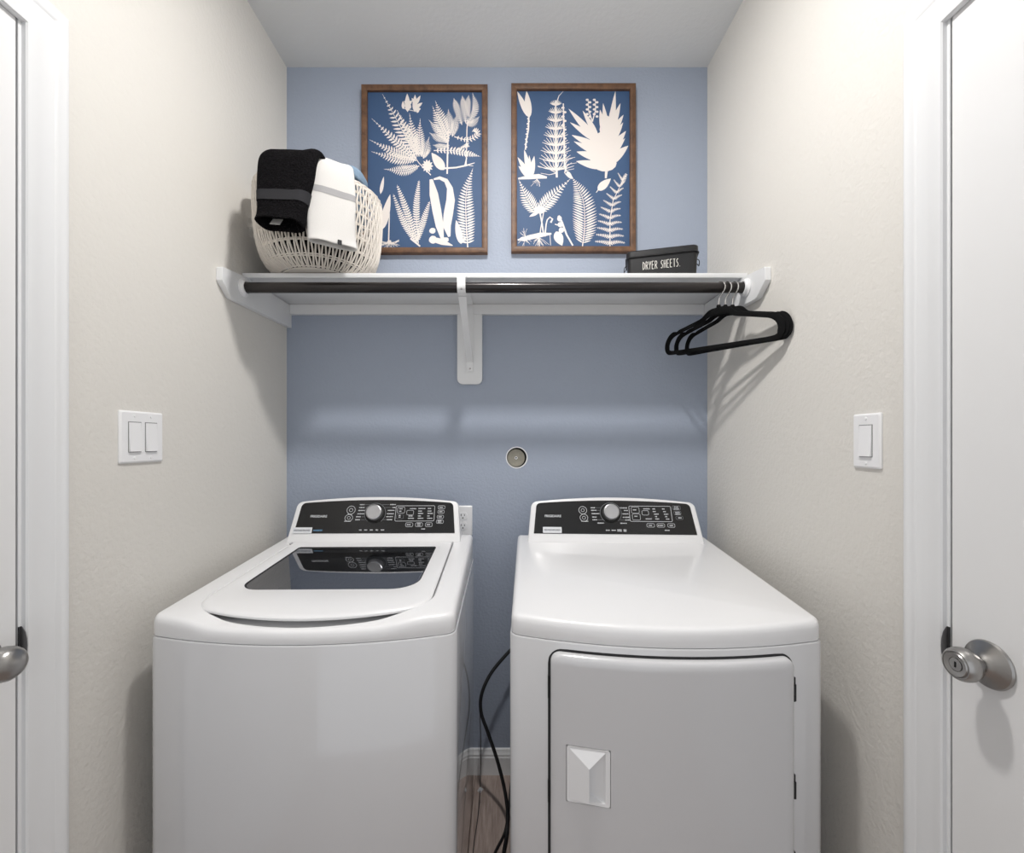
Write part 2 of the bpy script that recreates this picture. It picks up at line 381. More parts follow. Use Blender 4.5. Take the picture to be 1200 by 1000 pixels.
def rline(bm, pts, wd, closed=False, h=0.0022, th=0.0003):
    """flat printed line on the panel plane"""
    n = len(pts)
    for i in range(n if closed else n - 1):
        a = Vector(pts[i]); b = Vector(pts[(i + 1) % n]); d = (b - a)
        if d.length < 1e-7: continue
        nn = Vector((-d.y, d.x)).normalized() * wd / 2; e = d.normalized() * wd * 0.3; a = a - e; b = b + e
        prism(bm, [a - nn, b - nn, b + nn, a + nn], th, PMTX @ Matrix.Translation((0, 0, h)))
def circ(cx, cy, rx, ry=None, n=24): 
    ry = ry or rx; return [(cx + rx * math.cos(2 * math.pi * k / n), cy + ry * math.sin(2 * math.pi * k / n)) for k in range(n)]
def text_mesh(s, size, mtx, th=0.0002):
    cu = bpy.data.curves.new('t', 'FONT'); cu.body = s; cu.size = size; cu.extrude = th; cu.offset = 0.00028; cu.align_x = 'CENTER'; cu.align_y = 'CENTER'
    ob = bpy.data.objects.new('t', cu); COL.objects.link(ob)
    dg = bpy.context.evaluated_depsgraph_get(); me = bpy.data.meshes.new_from_object(ob.evaluated_get(dg))
    bpy.data.objects.remove(ob); bpy.data.curves.remove(cu)
    bm = bmesh.new(); bm.from_mesh(me); bpy.data.meshes.remove(me); bm.transform(mtx); return bm
def control_panel(c, xc, yb_, G):
    # G: measured layout in drawing units (331 units = 1 m across, 328 units = 1 m up the panel)
    U = lambda x: (x - xc) / 331.0
    V = lambda y: 0.031 + (yb_ - y) / 328.0
    ub, ut = 0.279, 0.270
    bm = B(); o = [(-ub, 0.031), (ub, 0.031)]; r = 0.016; ve, vm = 0.141, 0.151
    for k in range(6): a = R(0 + 84 * k / 5); o.append((ut - r + r * math.cos(a), ve - r + r * math.sin(a)))
    for k in range(1, 20): x = (ut - r) * (1 - 2 * k / 20); o.append((x, ve + (vm - ve) * (1 - (x / (ut - r)) ** 2)))
    for k in range(6): a = R(96 + 84 * k / 5); o.append((-ut + r + r * math.cos(a), ve - r + r * math.sin(a)))
    prism(bm, o, 0.0022, PMTX, 0.0006, 1); link('control_panel', bm, M['panel'], c)
    # dial
    ku, kv = U(G['knob'][0]), V(G['knob'][1])
    bm = B(); lathe(bm, [(0.034, 0.0022), (0.0345, 0.004), (0.033, 0.007), (0.030, 0.008)], 40, PMTX @ Matrix.Translation((ku, kv, 0))); link('dial_collar', bm, M['black'], c)
    bm = B(); lathe(bm, [(0.0275, 0.006), (0.0275, 0.020), (0.0262, 0.0235), (0.0235, 0.0245), (0.0225, 0.0235), (0.010, 0.0225)], 40, PMTX @ Matrix.Translation((ku, kv, 0))); link('dial', bm, M['silver'], c)
    bm = B(); bg = B()
    rline(bg, [(ku + 0.037 * math.cos(R(a)), kv + 0.037 * math.sin(R(a))) for a in range(-50, 231, 10)], 0.0016)
    def dash(x0, x1, y, hgt=1.3, gaps=True, b=None):
        b = b or bm; x = x0
        rnd = random.Random(int(x0 * 31 + y * 17))
        while x < x1 - 0.1:
            l = min(rnd.uniform(0.9, 1.6), x1 - x)
            hh = hgt * rnd.uniform(0.75, 1.05) / 328
            u0, u1 = U(x), U(x + l * 0.78); v = V(y)
            prism(b, [(u0, v - hh / 2), (u1, v - hh / 2), (u1, v + hh / 2), (u0, v + hh / 2)], 0.0003, PMTX @ Matrix.Translation((0, 0, 0.0022)))
            x += l
    for (x0, x1, y) in G['text']: dash(x0, x1, y)
    for (x0, x1, y) in G['lead']: rline(bg, [(U(x0), V(y)), (U(x1), V(y))], 0.0011)
    for (x, y, rx, ry) in G['circles']:
        rline(bm, circ(U(x), V(y), rx / 331, ry / 328), 0.0018, True); rline(bm, circ(U(x), V(y), rx * 0.42 / 331, ry * 0.42 / 328, 10), 0.0015, True)
    for (x0, x1, y0, y1, wd, bright) in G['boxes']:
        rline(bm if bright else bg, rrect(U(x0), U(x1), V(y1), V(y0), 0.004, 3), wd, True)
    link('panel_lettering', bm, M['print'], c, smooth=False)['kind'] = 'stuff'; link('panel_lines', bg, M['printgrey'], c, smooth=False)['kind'] = 'stuff'
    tb = text_mesh('FRIGIDAIRE', 0.0115, PMTX @ Matrix.Translation((U(G['brand'][0]), V(G['brand'][1]), 0.0026)) @ Matrix.Diagonal((1.0, 1.0, 1, 1)))
    link('brand_lettering', tb, M['print'], c, smooth=False)
    x0, x1, y0, y1 = G['sticker']
    bm = B(); prism(bm, rrect(U(x0), U(x1), V(y1), V(y0), 0.001, 1), 0.0005, PMTX @ Matrix.Translation((0, 0, 0.0023))); link('sticker', bm, M['sticker'], c, smooth=False)
    bm = B(); 
    hh = bm
    x = x0 + 1.5; rnd = random.Random(3)
    while x < x1 - 2:
        u0, u1, v = U(x), U(x + 0.9), V((y0 + y1) / 2)
        prism(bm, [(u0, v - 0.0035 * rnd.uniform(.7, 1)), (u1, v - 0.0035), (u1, v + 0.0035 * rnd.uniform(.7, 1)), (u0, v + 0.0035)], 0.0002, PMTX @ Matrix.Translation((0, 0, 0.0028))); x += 1.25
    link('sticker_lettering', bm, M['stickertext'], c, smooth=False)
    if G.get('blue'):
        bm = B(); a, b, y = G['blue']; dash(a, b, y, 2.0, b=bm); link('blue_lettering', bm, M['bluetext'], c, smooth=False)

# ---------------- washer
wash = thing('washing_machine', 'white top-load washing machine with tinted glass lid, left of the dryer', 'washing machine', (-0.4655, -0.085, 0), R(0.9))
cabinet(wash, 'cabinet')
LID = polar(outline(0, half=0.272, yr=-0.108, ys=-0.628, bow=0.040, rf=0.075, rr=0.014))
def lid_in(i): return polar(outline(i, half=0.272, yr=-0.108, ys=-0.628, bow=0.040, rf=0.075, rr=0.014))
POUT = polar(outline(0, half=0.277, yr=-0.104, ys=-0.640, bow=0.0445, rf=0.11, rr=0.016))
POUT2 = polar(outline(0, half=0.279, yr=-0.102, ys=-0.643, bow=0.0445, rf=0.112, rr=0.016))
GL0 = [(x, y) for x, y in rrect(-0.226, 0.226, -0.515, -0.165, (0.05, 0.07, 0.006, 0.006), 8)]
GL = polar(GL0); GLo = polar(rrect(-0.229, 0.229, -0.518, -0.162, (0.052, 0.072, 0.006, 0.006), 8)); GLi = polar(rrect(-0.214, 0.214, -0.503, -0.176, (0.05, 0.07, 0.006, 0.006), 8))
WELL = polar(rrect(-0.212, 0.212, -0.500, -0.18, 0.06, 8))
bm = B()
pocket = lambda y: deckz(y) - 0.0235
loft(bm, edge_rings(True) + [ring(POUT2, lambda y: deckz(y) - 0.0005, True), ring(POUT, lambda y: deckz(y) - 0.003, True), ring(lid_in(0.004), lambda y: deckz(y) - 0.016, True), ring(lid_in(0.03), lambda y: deckz(y) - 0.026), ring(WELL, lambda y: deckz(y) - 0.028), ring(WELL, 0.80)], False, True)
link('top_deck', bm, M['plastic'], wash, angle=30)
bm = B()
lz = lambda dz: (lambda y: deckz(y) + dz)
lidrings = [ring(GLi, lz(-0.006)), ring(GLi, lz(-0.012)), ring(lid_in(0.040), lz(-0.012)), ring(lid_in(0.012), lz(-0.0075)), ring(lid_in(0.002), lz(-0.0070)), ring(LID, lz(-0.005)), ring(LID, lz(-0.001)), ring(lid_in(0.002), lz(0.0012)), ring(lid_in(0.006), lz(0.003)), ring(lid_in(0.014), lz(0.0038)), ring(GLo, lz(0.0042)), ring(GL, lz(0.003)), ring(GL, lz(-0.004)), ring(GLi, lz(-0.006))]
loft(bm, lidrings, False, False); lid = link('lid', bm, M['plastic'], wash, angle=30)
GLg = polar([(x * 0.998, (y + 0.34) * 0.998 - 0.34) for x, y in GL0])
bm = B(); loft(bm, [ring(GLg, lz(0.0012))], False, True); link('glass_pane', bm, M['glass'], lid, smooth=False)
bm = B(); loft(bm, [ring(GL, lz(0.0034)), ring(GLi, lz(0.0016))], False, False)
ins = polar(rrect(-0.2225, 0.2225, -0.5115, -0.1685, (0.05, 0.07, 0.006, 0.006), 8)); bm.free(); bm = B()
loft(bm, [ring(GL, lz(0.0032)), ring(ins, lz(0.0017))], False, False); link('glass_seal', bm, M['gap'], lid)
# tub ring seen through the glass
bm = B(); lathe(bm, [(0.15, 0.802), (0.165, 0.802), (0.205, 0.815), (0.205, 0.845), (0.19, 0.855), (0.17, 0.845), (0.155, 0.825)], 48, Matrix.Translation((0, -0.34, 0)) @ Matrix.Diagonal((1, 0.74, 1, 1)), False, False); link('tub_ring', bm, M['plastic'], wash)
bm = B(); lathe(bm, [(0.15, 0.804), (0.10, 0.8035)], 48, Matrix.Translation((0, -0.34, 0)) @ Matrix.Diagonal((1, 0.74, 1, 1)), False, True); link('tub', bm, M['tub'], wash)
# hinge pins at the back corners of the lid
for sx in (-1, 1):
    bm = B(); tube(bm, [(sx * 0.2745, -0.112, deckz(-0.11) + 0.001), (sx * 0.2745, -0.128, deckz(-0.12) + 0.001)], 0.0028, 8); link('hinge', bm, M['silver'], lid)
con = console(wash)
ys = (591.5, 595, 598.5, 602.5, 606, 609.5)
G = dict(knob=(438.5, 602), brand=(373.5, 605.5), sticker=(346.5, 368.5, 618.3, 625.2), blue=(370, 380.5, 621.8),
         circles=[(410, 598, 4.8, 4.8), (408.6, 607.3, 4.4, 4.0)],
         text=[(419.5, 425, ys[0]), (419, 425.5, ys[1]), (418.5, 426.5, ys[2]), (418, 426.5, ys[3]), (417, 422.5, ys[4]), (416.5, 422, ys[5])] +
              [(455, 462, ys[0]), (458, 462, ys[1]), (453, 461, ys[2]), (452.5, 460.5, ys[3]), (452, 460, ys[4]), (453, 459.5, ys[5])] +
              [(407, 412, 603), (404, 411.5, 611.2)] + [(x, x + l, 621.5) for x, l in ((422.5, 3), (428.5, 3.5), (435, 3.5), (441.5, 3), (447.5, 4))] +
              [(479, 486.5, 596.5), (478, 483, 605.2), (477.5, 484.5, 608)] + [(489, 489 + l, y) for l, y in ((8, 596.3), (4.5, 599.4), (6, 602.2), (3.5, 605.2), (6.5, 608))] +
              [(500, 500 + l, y) for l, y in ((4, 596.3), (4.5, 599.4), (6.5, 602.2), (3, 605.2), (6, 608))] +
              [(477, 481.5, 615.5), (489, 493, 614.2), (489, 493, 616.2), (500, 504, 615.5), (494, 498.5, 620.5), (513.6, 517.8, 595), (513.5, 517.5, 600.2), (513, 517, 606.3), (512.5, 517, 611), (512.5, 517, 612.6), (466.5, 470.5, 596.5), (466.5, 469.5, 599.5), (466.5, 468.8, 604.5), (466.5, 469, 606.5)],
         lead=[(426, 437, ys[0]), (426.5, 431, ys[1]), (423.5, 429.5, ys[4]), (423, 429, ys[5]), (446, 454, ys[0]), (449, 457, ys[1]), (448, 452, ys[5])],
         boxes=[(462.5, 508, 593, 611.2, 0.0016, True), (464.5, 473, 594.5, 601.8, 0.0012, True), (464, 472, 603.5, 608.5, 0.001, False), (475.5, 483.5, 598.5, 603.8, 0.0012, True),
                (475.5, 483.8, 613.2, 617.8, 0.0013, True), (487, 495, 613.2, 617.8, 0.0013, True), (498.5, 506.3, 613.2, 617.8, 0.0013, True),
                (512, 520, 593, 597, 0.0013, True), (512, 519.5, 598.5, 602.2, 0.0013, True), (511.5, 519, 604.5, 608.2, 0.0013, True), (511, 519, 610, 614, 0.0013, True)])
control_panel(con, 440.5, 625.2, G)

# ---------------- dryer
dry = thing('clothes_dryer', 'white front-load clothes dryer with square door, right of the washing machine', 'dryer', (0.3735, -0.100, 0), R(-2.6))
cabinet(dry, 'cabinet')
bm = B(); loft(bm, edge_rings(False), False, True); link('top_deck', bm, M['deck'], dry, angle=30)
bm = B(); 
con = console(dry)
D = lambda x: x
ys = (597.3, 600.3, 604.3, 608.3, 611.5, 615.3)
G = dict(knob=(716.5, 603.3), brand=(649.3, 607.6), sticker=(637.5, 659, 620.3, 627.2),
         circles=[(684.3, 600.3, 4.6, 4.4), (685.2, 609.2, 4.5, 4.2)],
         text=[(693.5, 699, ys[0]), (694, 700.5, ys[1]), (694.5, 703.5, ys[2]), (694.8, 700, ys[3]), (695, 700.5, ys[4]), (700.5, 708, ys[5])] +
              [(727.5, 736, ys[0]), (732, 736.5, ys[1]), (730, 737, ys[2]), (730, 737.8, ys[3]), (732.5, 738.5, ys[4]), (726.5, 734, ys[5])] +
              [(682, 690, 613.3), (709.5, 714, 623.5), (716, 721, 623.5), (722.5, 727.5, 622.9), (722.5, 727.5, 624.3), (729.5, 733, 622.9), (729.5, 733, 624.3)] +
              [(754.5, 762, 598.2), (756, 763, 610), (765, 768, 598.2), (765, 768.5, 601.3), (766, 771.5, 604.3), (767, 769.5, 607.2), (767, 771.5, 610), (776, 779, 598.2), (777, 780, 601.3), (777.5, 782.5, 604.3), (778.5, 781, 607.2), (779, 783, 610)] +
              [(758.5, 762.5, 617.5), (769, 775, 617.5), (782, 786, 617.5), (776, 781.5, 623), (790, 795, 595.8), (789.5, 795.5, 598), (790.5, 796, 602), (790.5, 796.5, 604), (793, 797, 608.5), (742.5, 746.5, 599.5), (743.5, 747, 607)],
         lead=[(699.5, 706, ys[0]), (701, 705, ys[1]), (701, 707, ys[4]), (726, 729, ys[0]), (727, 730, ys[2]), (726.5, 732, ys[4])],
         boxes=[(738, 786, 595, 613, 0.0016, True), (740.5, 749.5, 596.3, 603.3, 0.0012, True), (741, 750, 604.3, 611.3, 0.0012, True), (752.5, 760, 600.3, 605.5, 0.0013, True),
                (756.5, 765, 615.3, 619.5, 0.0013, True), (768, 776.5, 615.3, 619.5, 0.0013, True), (780, 788, 615.3, 619.5, 0.0013, True),
                (788, 797, 594.3, 599.2, 0.0011, False), (789, 797, 600.5, 605, 0.0011, False), (790.5, 798.5, 606.5, 610.5, 0.0011, False)])
control_panel(con, 719.3, 627.8, G)
# dryer door following the bowed front
def yfront(x, off=0.0):
    t = min(1, abs(x) / 0.31); return -(0.655 + 0.0 + 0.048 * (1 - t * t)) - off
    # same bow as the cabinet front
_oo = outline(0.0); XE = abs(_oo[19][0]); YE = _oo[18][1]
_fr = [p for p in _oo if abs(p[0]) < 0.29 and p[1] < -0.6]; _ym = min(p[1] for p in _fr)
XE = abs(_oo[18][0]); YF0 = _ym; BOWK = _oo[18][1] - _ym
def yf(x, off):
    if abs(x) < 0.3: return YF0 + BOWK * (x / XE) ** 2 - off
    pts = sorted([(px, py) for px, py in O[0.0] if py < -0.6], key=lambda p: p[0])
    for a, b in zip(pts, pts[1:]):
        if a[0] <= x <= b[0]: return a[1] + (b[1] - a[1]) * (x - a[0]) / max(1e-9, b[0] - a[0]) - off
    return -0.65 - off
DX0, DX1, DZ0, DZ1 = -0.2510, 0.2535, 0.300, 0.8360
dc = ((DX0 + DX1) / 2, (DZ0 + DZ1) / 2)
dang = sorted(set([round(2 * math.pi * k / 160, 5) for k in range(160)] + [round(math.atan2(z - dc[1], x - dc[0]) % (2 * math.pi), 5) for x, z in rrect(DX0, DX1, DZ0, DZ1, 0.022, 8)]))
def dring(i, off, r=0.022):
    return [(x, yf(x, off), z) for x, z in polar(rrect(DX0 + i, DX1 - i, DZ0 + i, DZ1 - i, max(0.004, r - i), 8), dc, dang)]
bm = B(); loft(bm, [dring(-0.0055, 0.0002, 0.0275), dring(-0.0055, 0.0010, 0.0275), dring(0.002, 0.0010, 0.02)], False, False); link('door_groove_shade', bm, M['gap'], dry)  # dark strip stands in for the shade in the groove around the door
# handle opening in the door (local x, z)
hx0, hx1, hz0, hz1 = -0.2195, -0.1300, 0.5325, 0.6510
bm = B()
outer = [dring(0.0, 0.001), dring(0.0, 0.010), dring(0.001, 0.0135), dring(0.004, 0.0165), dring(0.009, 0.0185), dring(0.016, 0.0195), dring(0.022, 0.0195)]
rv = loft(bm, outer, True, False)
inner = rv[-1]
# the front follows the bow in a grid that leaves the handle opening free
gx = sorted([DX0 + 0.0215, DX1 - 0.0215, hx0, hx1] + [DX0 + 0.0215 + (DX1 - DX0 - 0.043) * k / 20 for k in range(1, 20)]); gz = [DZ0 + 0.0215, hz0, hz1, DZ1 - 0.0215]
gv = [[bm.verts.new((x, yf(x, 0.0195), z)) for z in gz] for x in gx]
for a in range(len(gx) - 1):
    for b in range(3):
        if b == 1 and gx[a] >= hx0 - 1e-6 and gx[a + 1] <= hx1 + 1e-6: continue
        bm.faces.new((gv[a][b], gv[a + 1][b], gv[a + 1][b + 1], gv[a][b + 1]))
door = link('door', bm, M['enamel'], dry, angle=35)
# pull handle: faceted wedge with a finger recess
bm = B()
F = lambda x, off: yf(x, 0.0195) - off
xr = -0.1745
rim = [(x, F(x, 0.0012), z) for x, z in rrect(hx0 + 0.0012, hx1 - 0.0012, hz0 + 0.0012, hz1 - 0.0012, 0.004, 3)]
rim2 = [(x, F(x, 0.0004), z) for x, z in rrect(hx0 + 0.006, hx1 - 0.010, hz0 + 0.007, hz1 - 0.006, 0.001, 3)]
rim0 = [(x, F(x, -0.012), z) for x, z in rrect(hx0 + 0.0012, hx1 - 0.0012, hz0 + 0.0012, hz1 - 0.0012, 0.004, 3)]
loft(bm, [rim0, rim, rim2], False, False)
a0, a1, b0, b1 = hx0 + 0.006, hx1 - 0.010, hz0 + 0.007, hz1 - 0.006
def P(x, z, off): return bm.verts.new((x, F(x, off), z))
TL, TR, BL, BR = P(a0, b1, 0.0004), P(a1, b1, 0.0004), P(a0, b0, 0.0004), P(a1, b0, 0.0004)
RT, RB = P(xr, b1 - 0.030, 0.013), P(xr, b0 + 0.006, 0.013)          # ridge
RB2 = P(xr, b0, 0.0004)
IT, IB = P(xr + 0.002, b1 - 0.028, -0.016), P(xr + 0.002, b0 + 0.004, -0.016)   # bottom of the recess behind the ridge
KT, KB = P(a1 - 0.004, b1 - 0.002, -0.004), P(a1 - 0.003, b0 + 0.003, -0.004)
for f in ((TL, RT, TR), (TL, BL, RB, RT), (BL, RB2, RB), (RT, RB, IB, IT), (RT, IT, KT), (RT, KT, TR), (IT, IB, KB, KT), (KT, KB, BR, TR), (IB, RB, RB2), (IB, RB2, BR), (IB, BR, KB)):
    bm.faces.new(f)
link('handle', bm, M['plastic'], door, smooth=False)
for z in (0.766, 0.562, 0.40):          # hinge leaves at the right door edge
    bm = B(); xh = DX1 + 0.003
    box(bm, xh - 0.003, xh + 0.004, yf(xh, 0.0075), yf(xh, 0.0), z - 0.026, z + 0.026, 0.001, 1); tube(bm, [(xh + 0.001, yf(xh, 0.009), z - 0.022), (xh + 0.001, yf(xh, 0.009), z + 0.012)], 0.0028, 8)
    link('hinge', bm, M['darkmetal'], dry)
for z in (0.757, 0.532):                # dark latch slots at the left door edge
    bm = B(); xh = DX0 - 0.003; box(bm, xh - 0.003, xh + 0.002, yf(xh, 0.0035), yf(xh, -0.001), z - 0.025, z + 0.025, 0.0008, 1); link('latch_slot', bm, M['black'], dry)

# ================================================================== SHELF, ROD, BRACKET
SZ0, SZ1, SD = 1.8145, 1.830, 0.290
sh = thing('wall_shelf', 'long white shelf spanning the alcove above the washer and dryer', 'shelf', (0, 0, SZ0))
sh.location = (0, 0, 0)
bm = B(); box(bm, XL + 0.001, XR - 0.001, -SD, -0.001, SZ0, SZ1, 0.0015, 2); link('shelf_board', bm, M['trim'], sh)
bm = B(); box(bm, XL + 0.0195, XR - 0.0195, -0.019, -0.0005, 1.776, SZ0 - 0.0002, 0.001, 1); link('back_cleat', bm, M['trim'], sh)
for X, s in ((XL, 1), (XR, -1)):
    bm = B(); pr = [(0, 1.728), (-0.362, 1.722), (-0.372, 1.724), (-0.412, 1.757), (-0.416, 1.762), (-0.416, 1.797), (-0.411, 1.8015), (-0.300, 1.8135), (0, 1.8135)]
    prism(bm, pr, 0.0185, frame_mtx((X + s * 0.0005, 0, 0), (0, 1, 0), (0, 0, 1), (s, 0, 0)), 0.001, 1); link('side_cleat', bm, M['trim'], sh)
rod = thing('closet_rod', 'dark bronze hanging rod running under the shelf front', 'rod', (0, -0.314, 1.774))
bm = B(); L0, L1 = XL + 0.0205, XR - 0.0205
lathe(bm, [(0.0165, L0), (0.0165, L1)], 32, frame_mtx((0, 0, 0), (0, 1, 0), (0, 0, 1), (1, 0, 0))); link('tube', bm, M['rod'], rod)
for X, s in ((L0, 1), (L1, -1)):
    bm = B(); mt = frame_mtx((X - s * 0.001, 0, 0), (0, 1, 0), (0, 0, 1) if s > 0 else (0, 0, -1), (s, 0, 0))
    lathe(bm, [(0.029, 0.0), (0.029, 0.003), (0.024, 0.005), (0.0225, 0.013), (0.0185, 0.013), (0.0178, 0.004)], 36, mt, True, False); link('rod_socket', bm, M['plastic'], rod)
br = thing('shelf_bracket', 'white steel shelf and rod bracket on a rounded wall board', 'bracket', (-0.145, 0, 1.5))
br.location = (0, 0, 0)
bm = B(); prism(bm, rrect(-0.194, -0.0985, 1.507, 1.7755, (0.02, 0.02, 0.001, 0.001), 6), 0.018, frame_mtx((0, -0.0005, 0), (1, 0, 0), (0, 0, 1), (0, -1, 0)), 0.0015, 2); link('mounting_board', bm, M['trim'], br)
bx = -0.1455
def strap(pts, wd, th):
    bm = B(); P_ = [Vector((0, y, z)) for y, z in pts]; rings = []
    for i, p in enumerate(P_):
        t_ = (P_[min(i + 1, len(P_) - 1)] - P_[max(i - 1, 0)]).normalized(); n_ = Vector((0, -t_.z, t_.y)) * th / 2; w_ = wd[i] if isinstance(wd, list) else wd
        rings.append([(bx - w_ / 2, p.y - n_.y, p.z - n_.z), (bx + w_ / 2, p.y - n_.y, p.z - n_.z), (bx + w_ / 2, p.y + n_.y, p.z + n_.z), (bx - w_ / 2, p.y + n_.y, p.z + n_.z)])
    loft(bm, rings); return bm
link('wall_leg', strap([(-0.0205, 1.553), (-0.0205, 1.80)], 0.027, 0.003), M['trim'], br)
link('brace', strap([(-0.0235, 1.5535), (-0.0255, 1.590), (-0.060, 1.612), (-0.24, 1.712), (-0.285, 1.742), (-0.300, 1.7505)], [0.025, 0.025, 0.0235, 0.022, 0.024, 0.026], 0.0035), M['trim'], br)
arc = [(-0.314 + 0.0195 * math.cos(R(a)), 1.774 + 0.0195 * math.sin(R(a))) for a in range(300, 160, -14)]
arc = [(-0.300, 1.7545)] + arc + [(-0.3345, 1.790), (-0.3300, 1.802), (-0.312, 1.8115), (-0.285, 1.8122), (-0.022, 1.8122)]
link('rod_hook', strap(arc, 0.026, 0.003), M['trim'], br)
for y, z in ((-0.0262, 1.565), (-0.3352, 1.763)):
    bm = B(); lathe(bm, [(0.0036, 0), (0.003, 0.0016), (0.001, 0.002)], 12, frame_mtx((bx + 0.001, y, z), (1, 0, 0), (0, 0, 1), (0, -1, 0))); link('screw', bm, M['nickel'], br)

# ================================================================== HANGERS
def hanger_profile():
    outr = [(0.0, 0.0), (0.022, -0.001), (0.040, -0.006), (0.055, -0.017), (0.068, -0.0255), (0.10, -0.0335), (0.14, -0.0430), (0.160, -0.0475), (0.170, -0.0530), (0.180, -0.0505), (0.192, -0.0525), (0.208, -0.0640), (0.2190, -0.0820), (0.2225, -0.1000), (0.2190, -0.1160), (0.2080, -0.1270), (0.190, -0.1310), (0.10, -0.1305), (0, -0.1305)]
    inn = [(0.0, -0.026), (0.020, -0.024), (0.038, -0.0285), (0.060, -0.0385), (0.10, -0.0475), (0.15, -0.0595), (0.176, -0.0665), (0.193, -0.0780), (0.2005, -0.0930), (0.2000, -0.1060), (0.190, -0.1160), (0.10, -0.1175), (0, -0.1175)]
    return outr, inn
def make_hanger(label):
    t = thing('clothes_hanger', label, 'hanger', group='black velvet hangers on the rod')
    outr, inn = hanger_profile()
    bm = B()
    def rings_for(side):
        po = [Vector((side * x, 0, z)) for x, z in outr]; pi_ = [Vector((side * x, 0, z)) for x, z in inn]
        po = catmull(po, 4); pi_ = catmull(pi_, 4)
        def resample(P_, n):
            d = [0]
            for a, b in zip(P_, P_[1:]): d.append(d[-1] + (b - a).length)
            o = []
            for k in range(n):
                s_ = d[-1] * k / (n - 1); j = 0
                while j < len(d) - 2 and d[j + 1] < s_: j += 1
                o.append(P_[j].lerp(P_[j + 1], (s_ - d[j]) / max(1e-9, d[j + 1] - d[j])))
            return o
        return resample(po, 60), resample(pi_, 60)
    for side in (1, -1):
        po, pi_ = rings_for(side); rr = []
        for a, b in zip(po, pi_):
            c_ = a.lerp(b, 0.12); d_ = a.lerp(b, 0.88); h = 0.0026
            rr.append([(a.x, -h * 0.4, a.z), (c_.x, -h, c_.z), (d_.x, -h, d_.z), (b.x, -h * 0.4, b.z), (b.x, h * 0.4, b.z), (d_.x, h, d_.z), (c_.x, h, c_.z), (a.x, h * 0.4, a.z)])
        loft(bm, rr)
    lathe(bm, [(0.0065, -0.006), (0.0065, 0.004), (0.0045, 0.007)], 12); link('body', bm, M['velvet'], t)
    bm = B(); Rr = 0.0200
    pts = [(0, 0, -0.004), (0, 0, 0.018), (0.001, 0, 0.028), (0.006, 0, 0.036)]
    cz = 0.058
    pts = [(0, 0, -0.004), (0, 0, 0.020), (0.002, 0, 0.029), (0.010, 0, 0.0385)]
    pts = catmull(pts, 5) + [(Rr * math.cos(R(a)), 0, cz + Rr * math.sin(R(a))) for a in range(-50, 200, 12)]
    tube(bm, pts, 0.0018, 8); link('hook', bm, M['wire'], t)
    return t
hl = ['black velvet hanger on the rod, outermost left of the three', 'black velvet hanger on the rod, middle of the three', 'black velvet hanger on the rod, nearest the right wall']
h0 = make_hanger(hl[0]); hang = [h0]
for i in (1, 2):
    c_ = h0.copy(); COL.objects.link(c_); c_['label'] = hl[i]
    for ch in list(h0.children):
        k = ch.copy(); COL.objects.link(k); k.parent = c_
    hang.append(c_)
for h_, (x, ang) in zip(hang, ((0.668, 24.5), (0.689, 20.5), (0.712, 15.5))):
    # local +x of the hanger points to the front (-y) and toward the wall (+x)
    h_.location = (x, -0.315, 1.7125)
    zr = R(-90 + ang)
    h_.rotation_euler = (Matrix.Rotation(zr, 4, 'Z') @ Matrix.Rotation(R(4.2), 4, 'Y')).to_euler()

# ================================================================== BASKET AND TOWELS
BC = Vector((-0.640, -0.205, SZ1))
bprofile = [(0.004, 0.116), (0.014, 0.138), (0.030, 0.160), (0.055, 0.176), (0.09, 0.187), (0.13, 0.194), (0.17, 0.198), (0.21, 0.2), (0.25, 0.2), (0.275, 0.199)]
def brad(z):
    for (z0, r0), (z1, r1) in zip(bprofile, bprofile[1:]):
        if z <= z1: return r0 + (r1 - r0) * max(0, (z - z0)) / (z1 - z0)
    return bprofile[-1][1]
bk = thing('woven_basket', 'round whitewashed open-weave basket at the left end of the shelf', 'basket', BC)
levels = [0.006, 0.030, 0.068, 0.108, 0.146, 0.180, 0.212, 0.244, 0.272]
NS = 54
for li, z in enumerate(levels):
    last = li == len(levels) - 1
    bm = B(); n = 96
    for q, dz in enumerate((-0.0022, 0.0022) if not last else (-0.005, 0.0, 0.005)):
        pts = []
        for k in range(n):
            a = 2 * math.pi * k / n; wob = 0.0014 * math.sin(NS * a * 1.0 + q * math.pi + li)
            r = brad(z + dz) + wob + (0.0015 if last else 0); pts.append((r * math.cos(a), r * math.sin(a), z + dz + 0.001 * math.sin(5 * a + li)))
        tube(bm, pts, 0.0033 if last else 0.0023, 6, True)
    link('rim' if last else 'hoop', bm, M['basket'], bk)
rb = random.Random(5)
for li, (z0, z1) in enumerate(zip(levels, levels[1:])):
    bm = B(); n = NS
    for k in range(n):
        a = 2 * math.pi * (k + 0.5 * (li % 2)) / n; da = 2 * math.pi / n
        for sgn in (-1, 1):
            j = rb.uniform(-0.05, 0.05) * da
            a0_, a1_ = a + sgn * 0.33 * da + j, a + sgn * 0.13 * da + j
            pts = []
            for q in range(4):
                f = q / 3; zz = z0 + (z1 - z0) * f; aa = a0_ + (a1_ - a0_) * f; r = brad(zz) + 0.0022
                pts.append((r * math.cos(aa), r * math.sin(aa), zz))
            tube(bm, pts, 0.0030, 5)
    wv = link('weave_row', bm, M['basket'], bk); wv['kind'] = 'stuff'
bm = B(); lathe(bm, [(0.02, 0.002), (0.118, 0.0025), (0.118, 0.006), (0.02, 0.006)], 40); link('bottom', bm, M['basket'], bk)

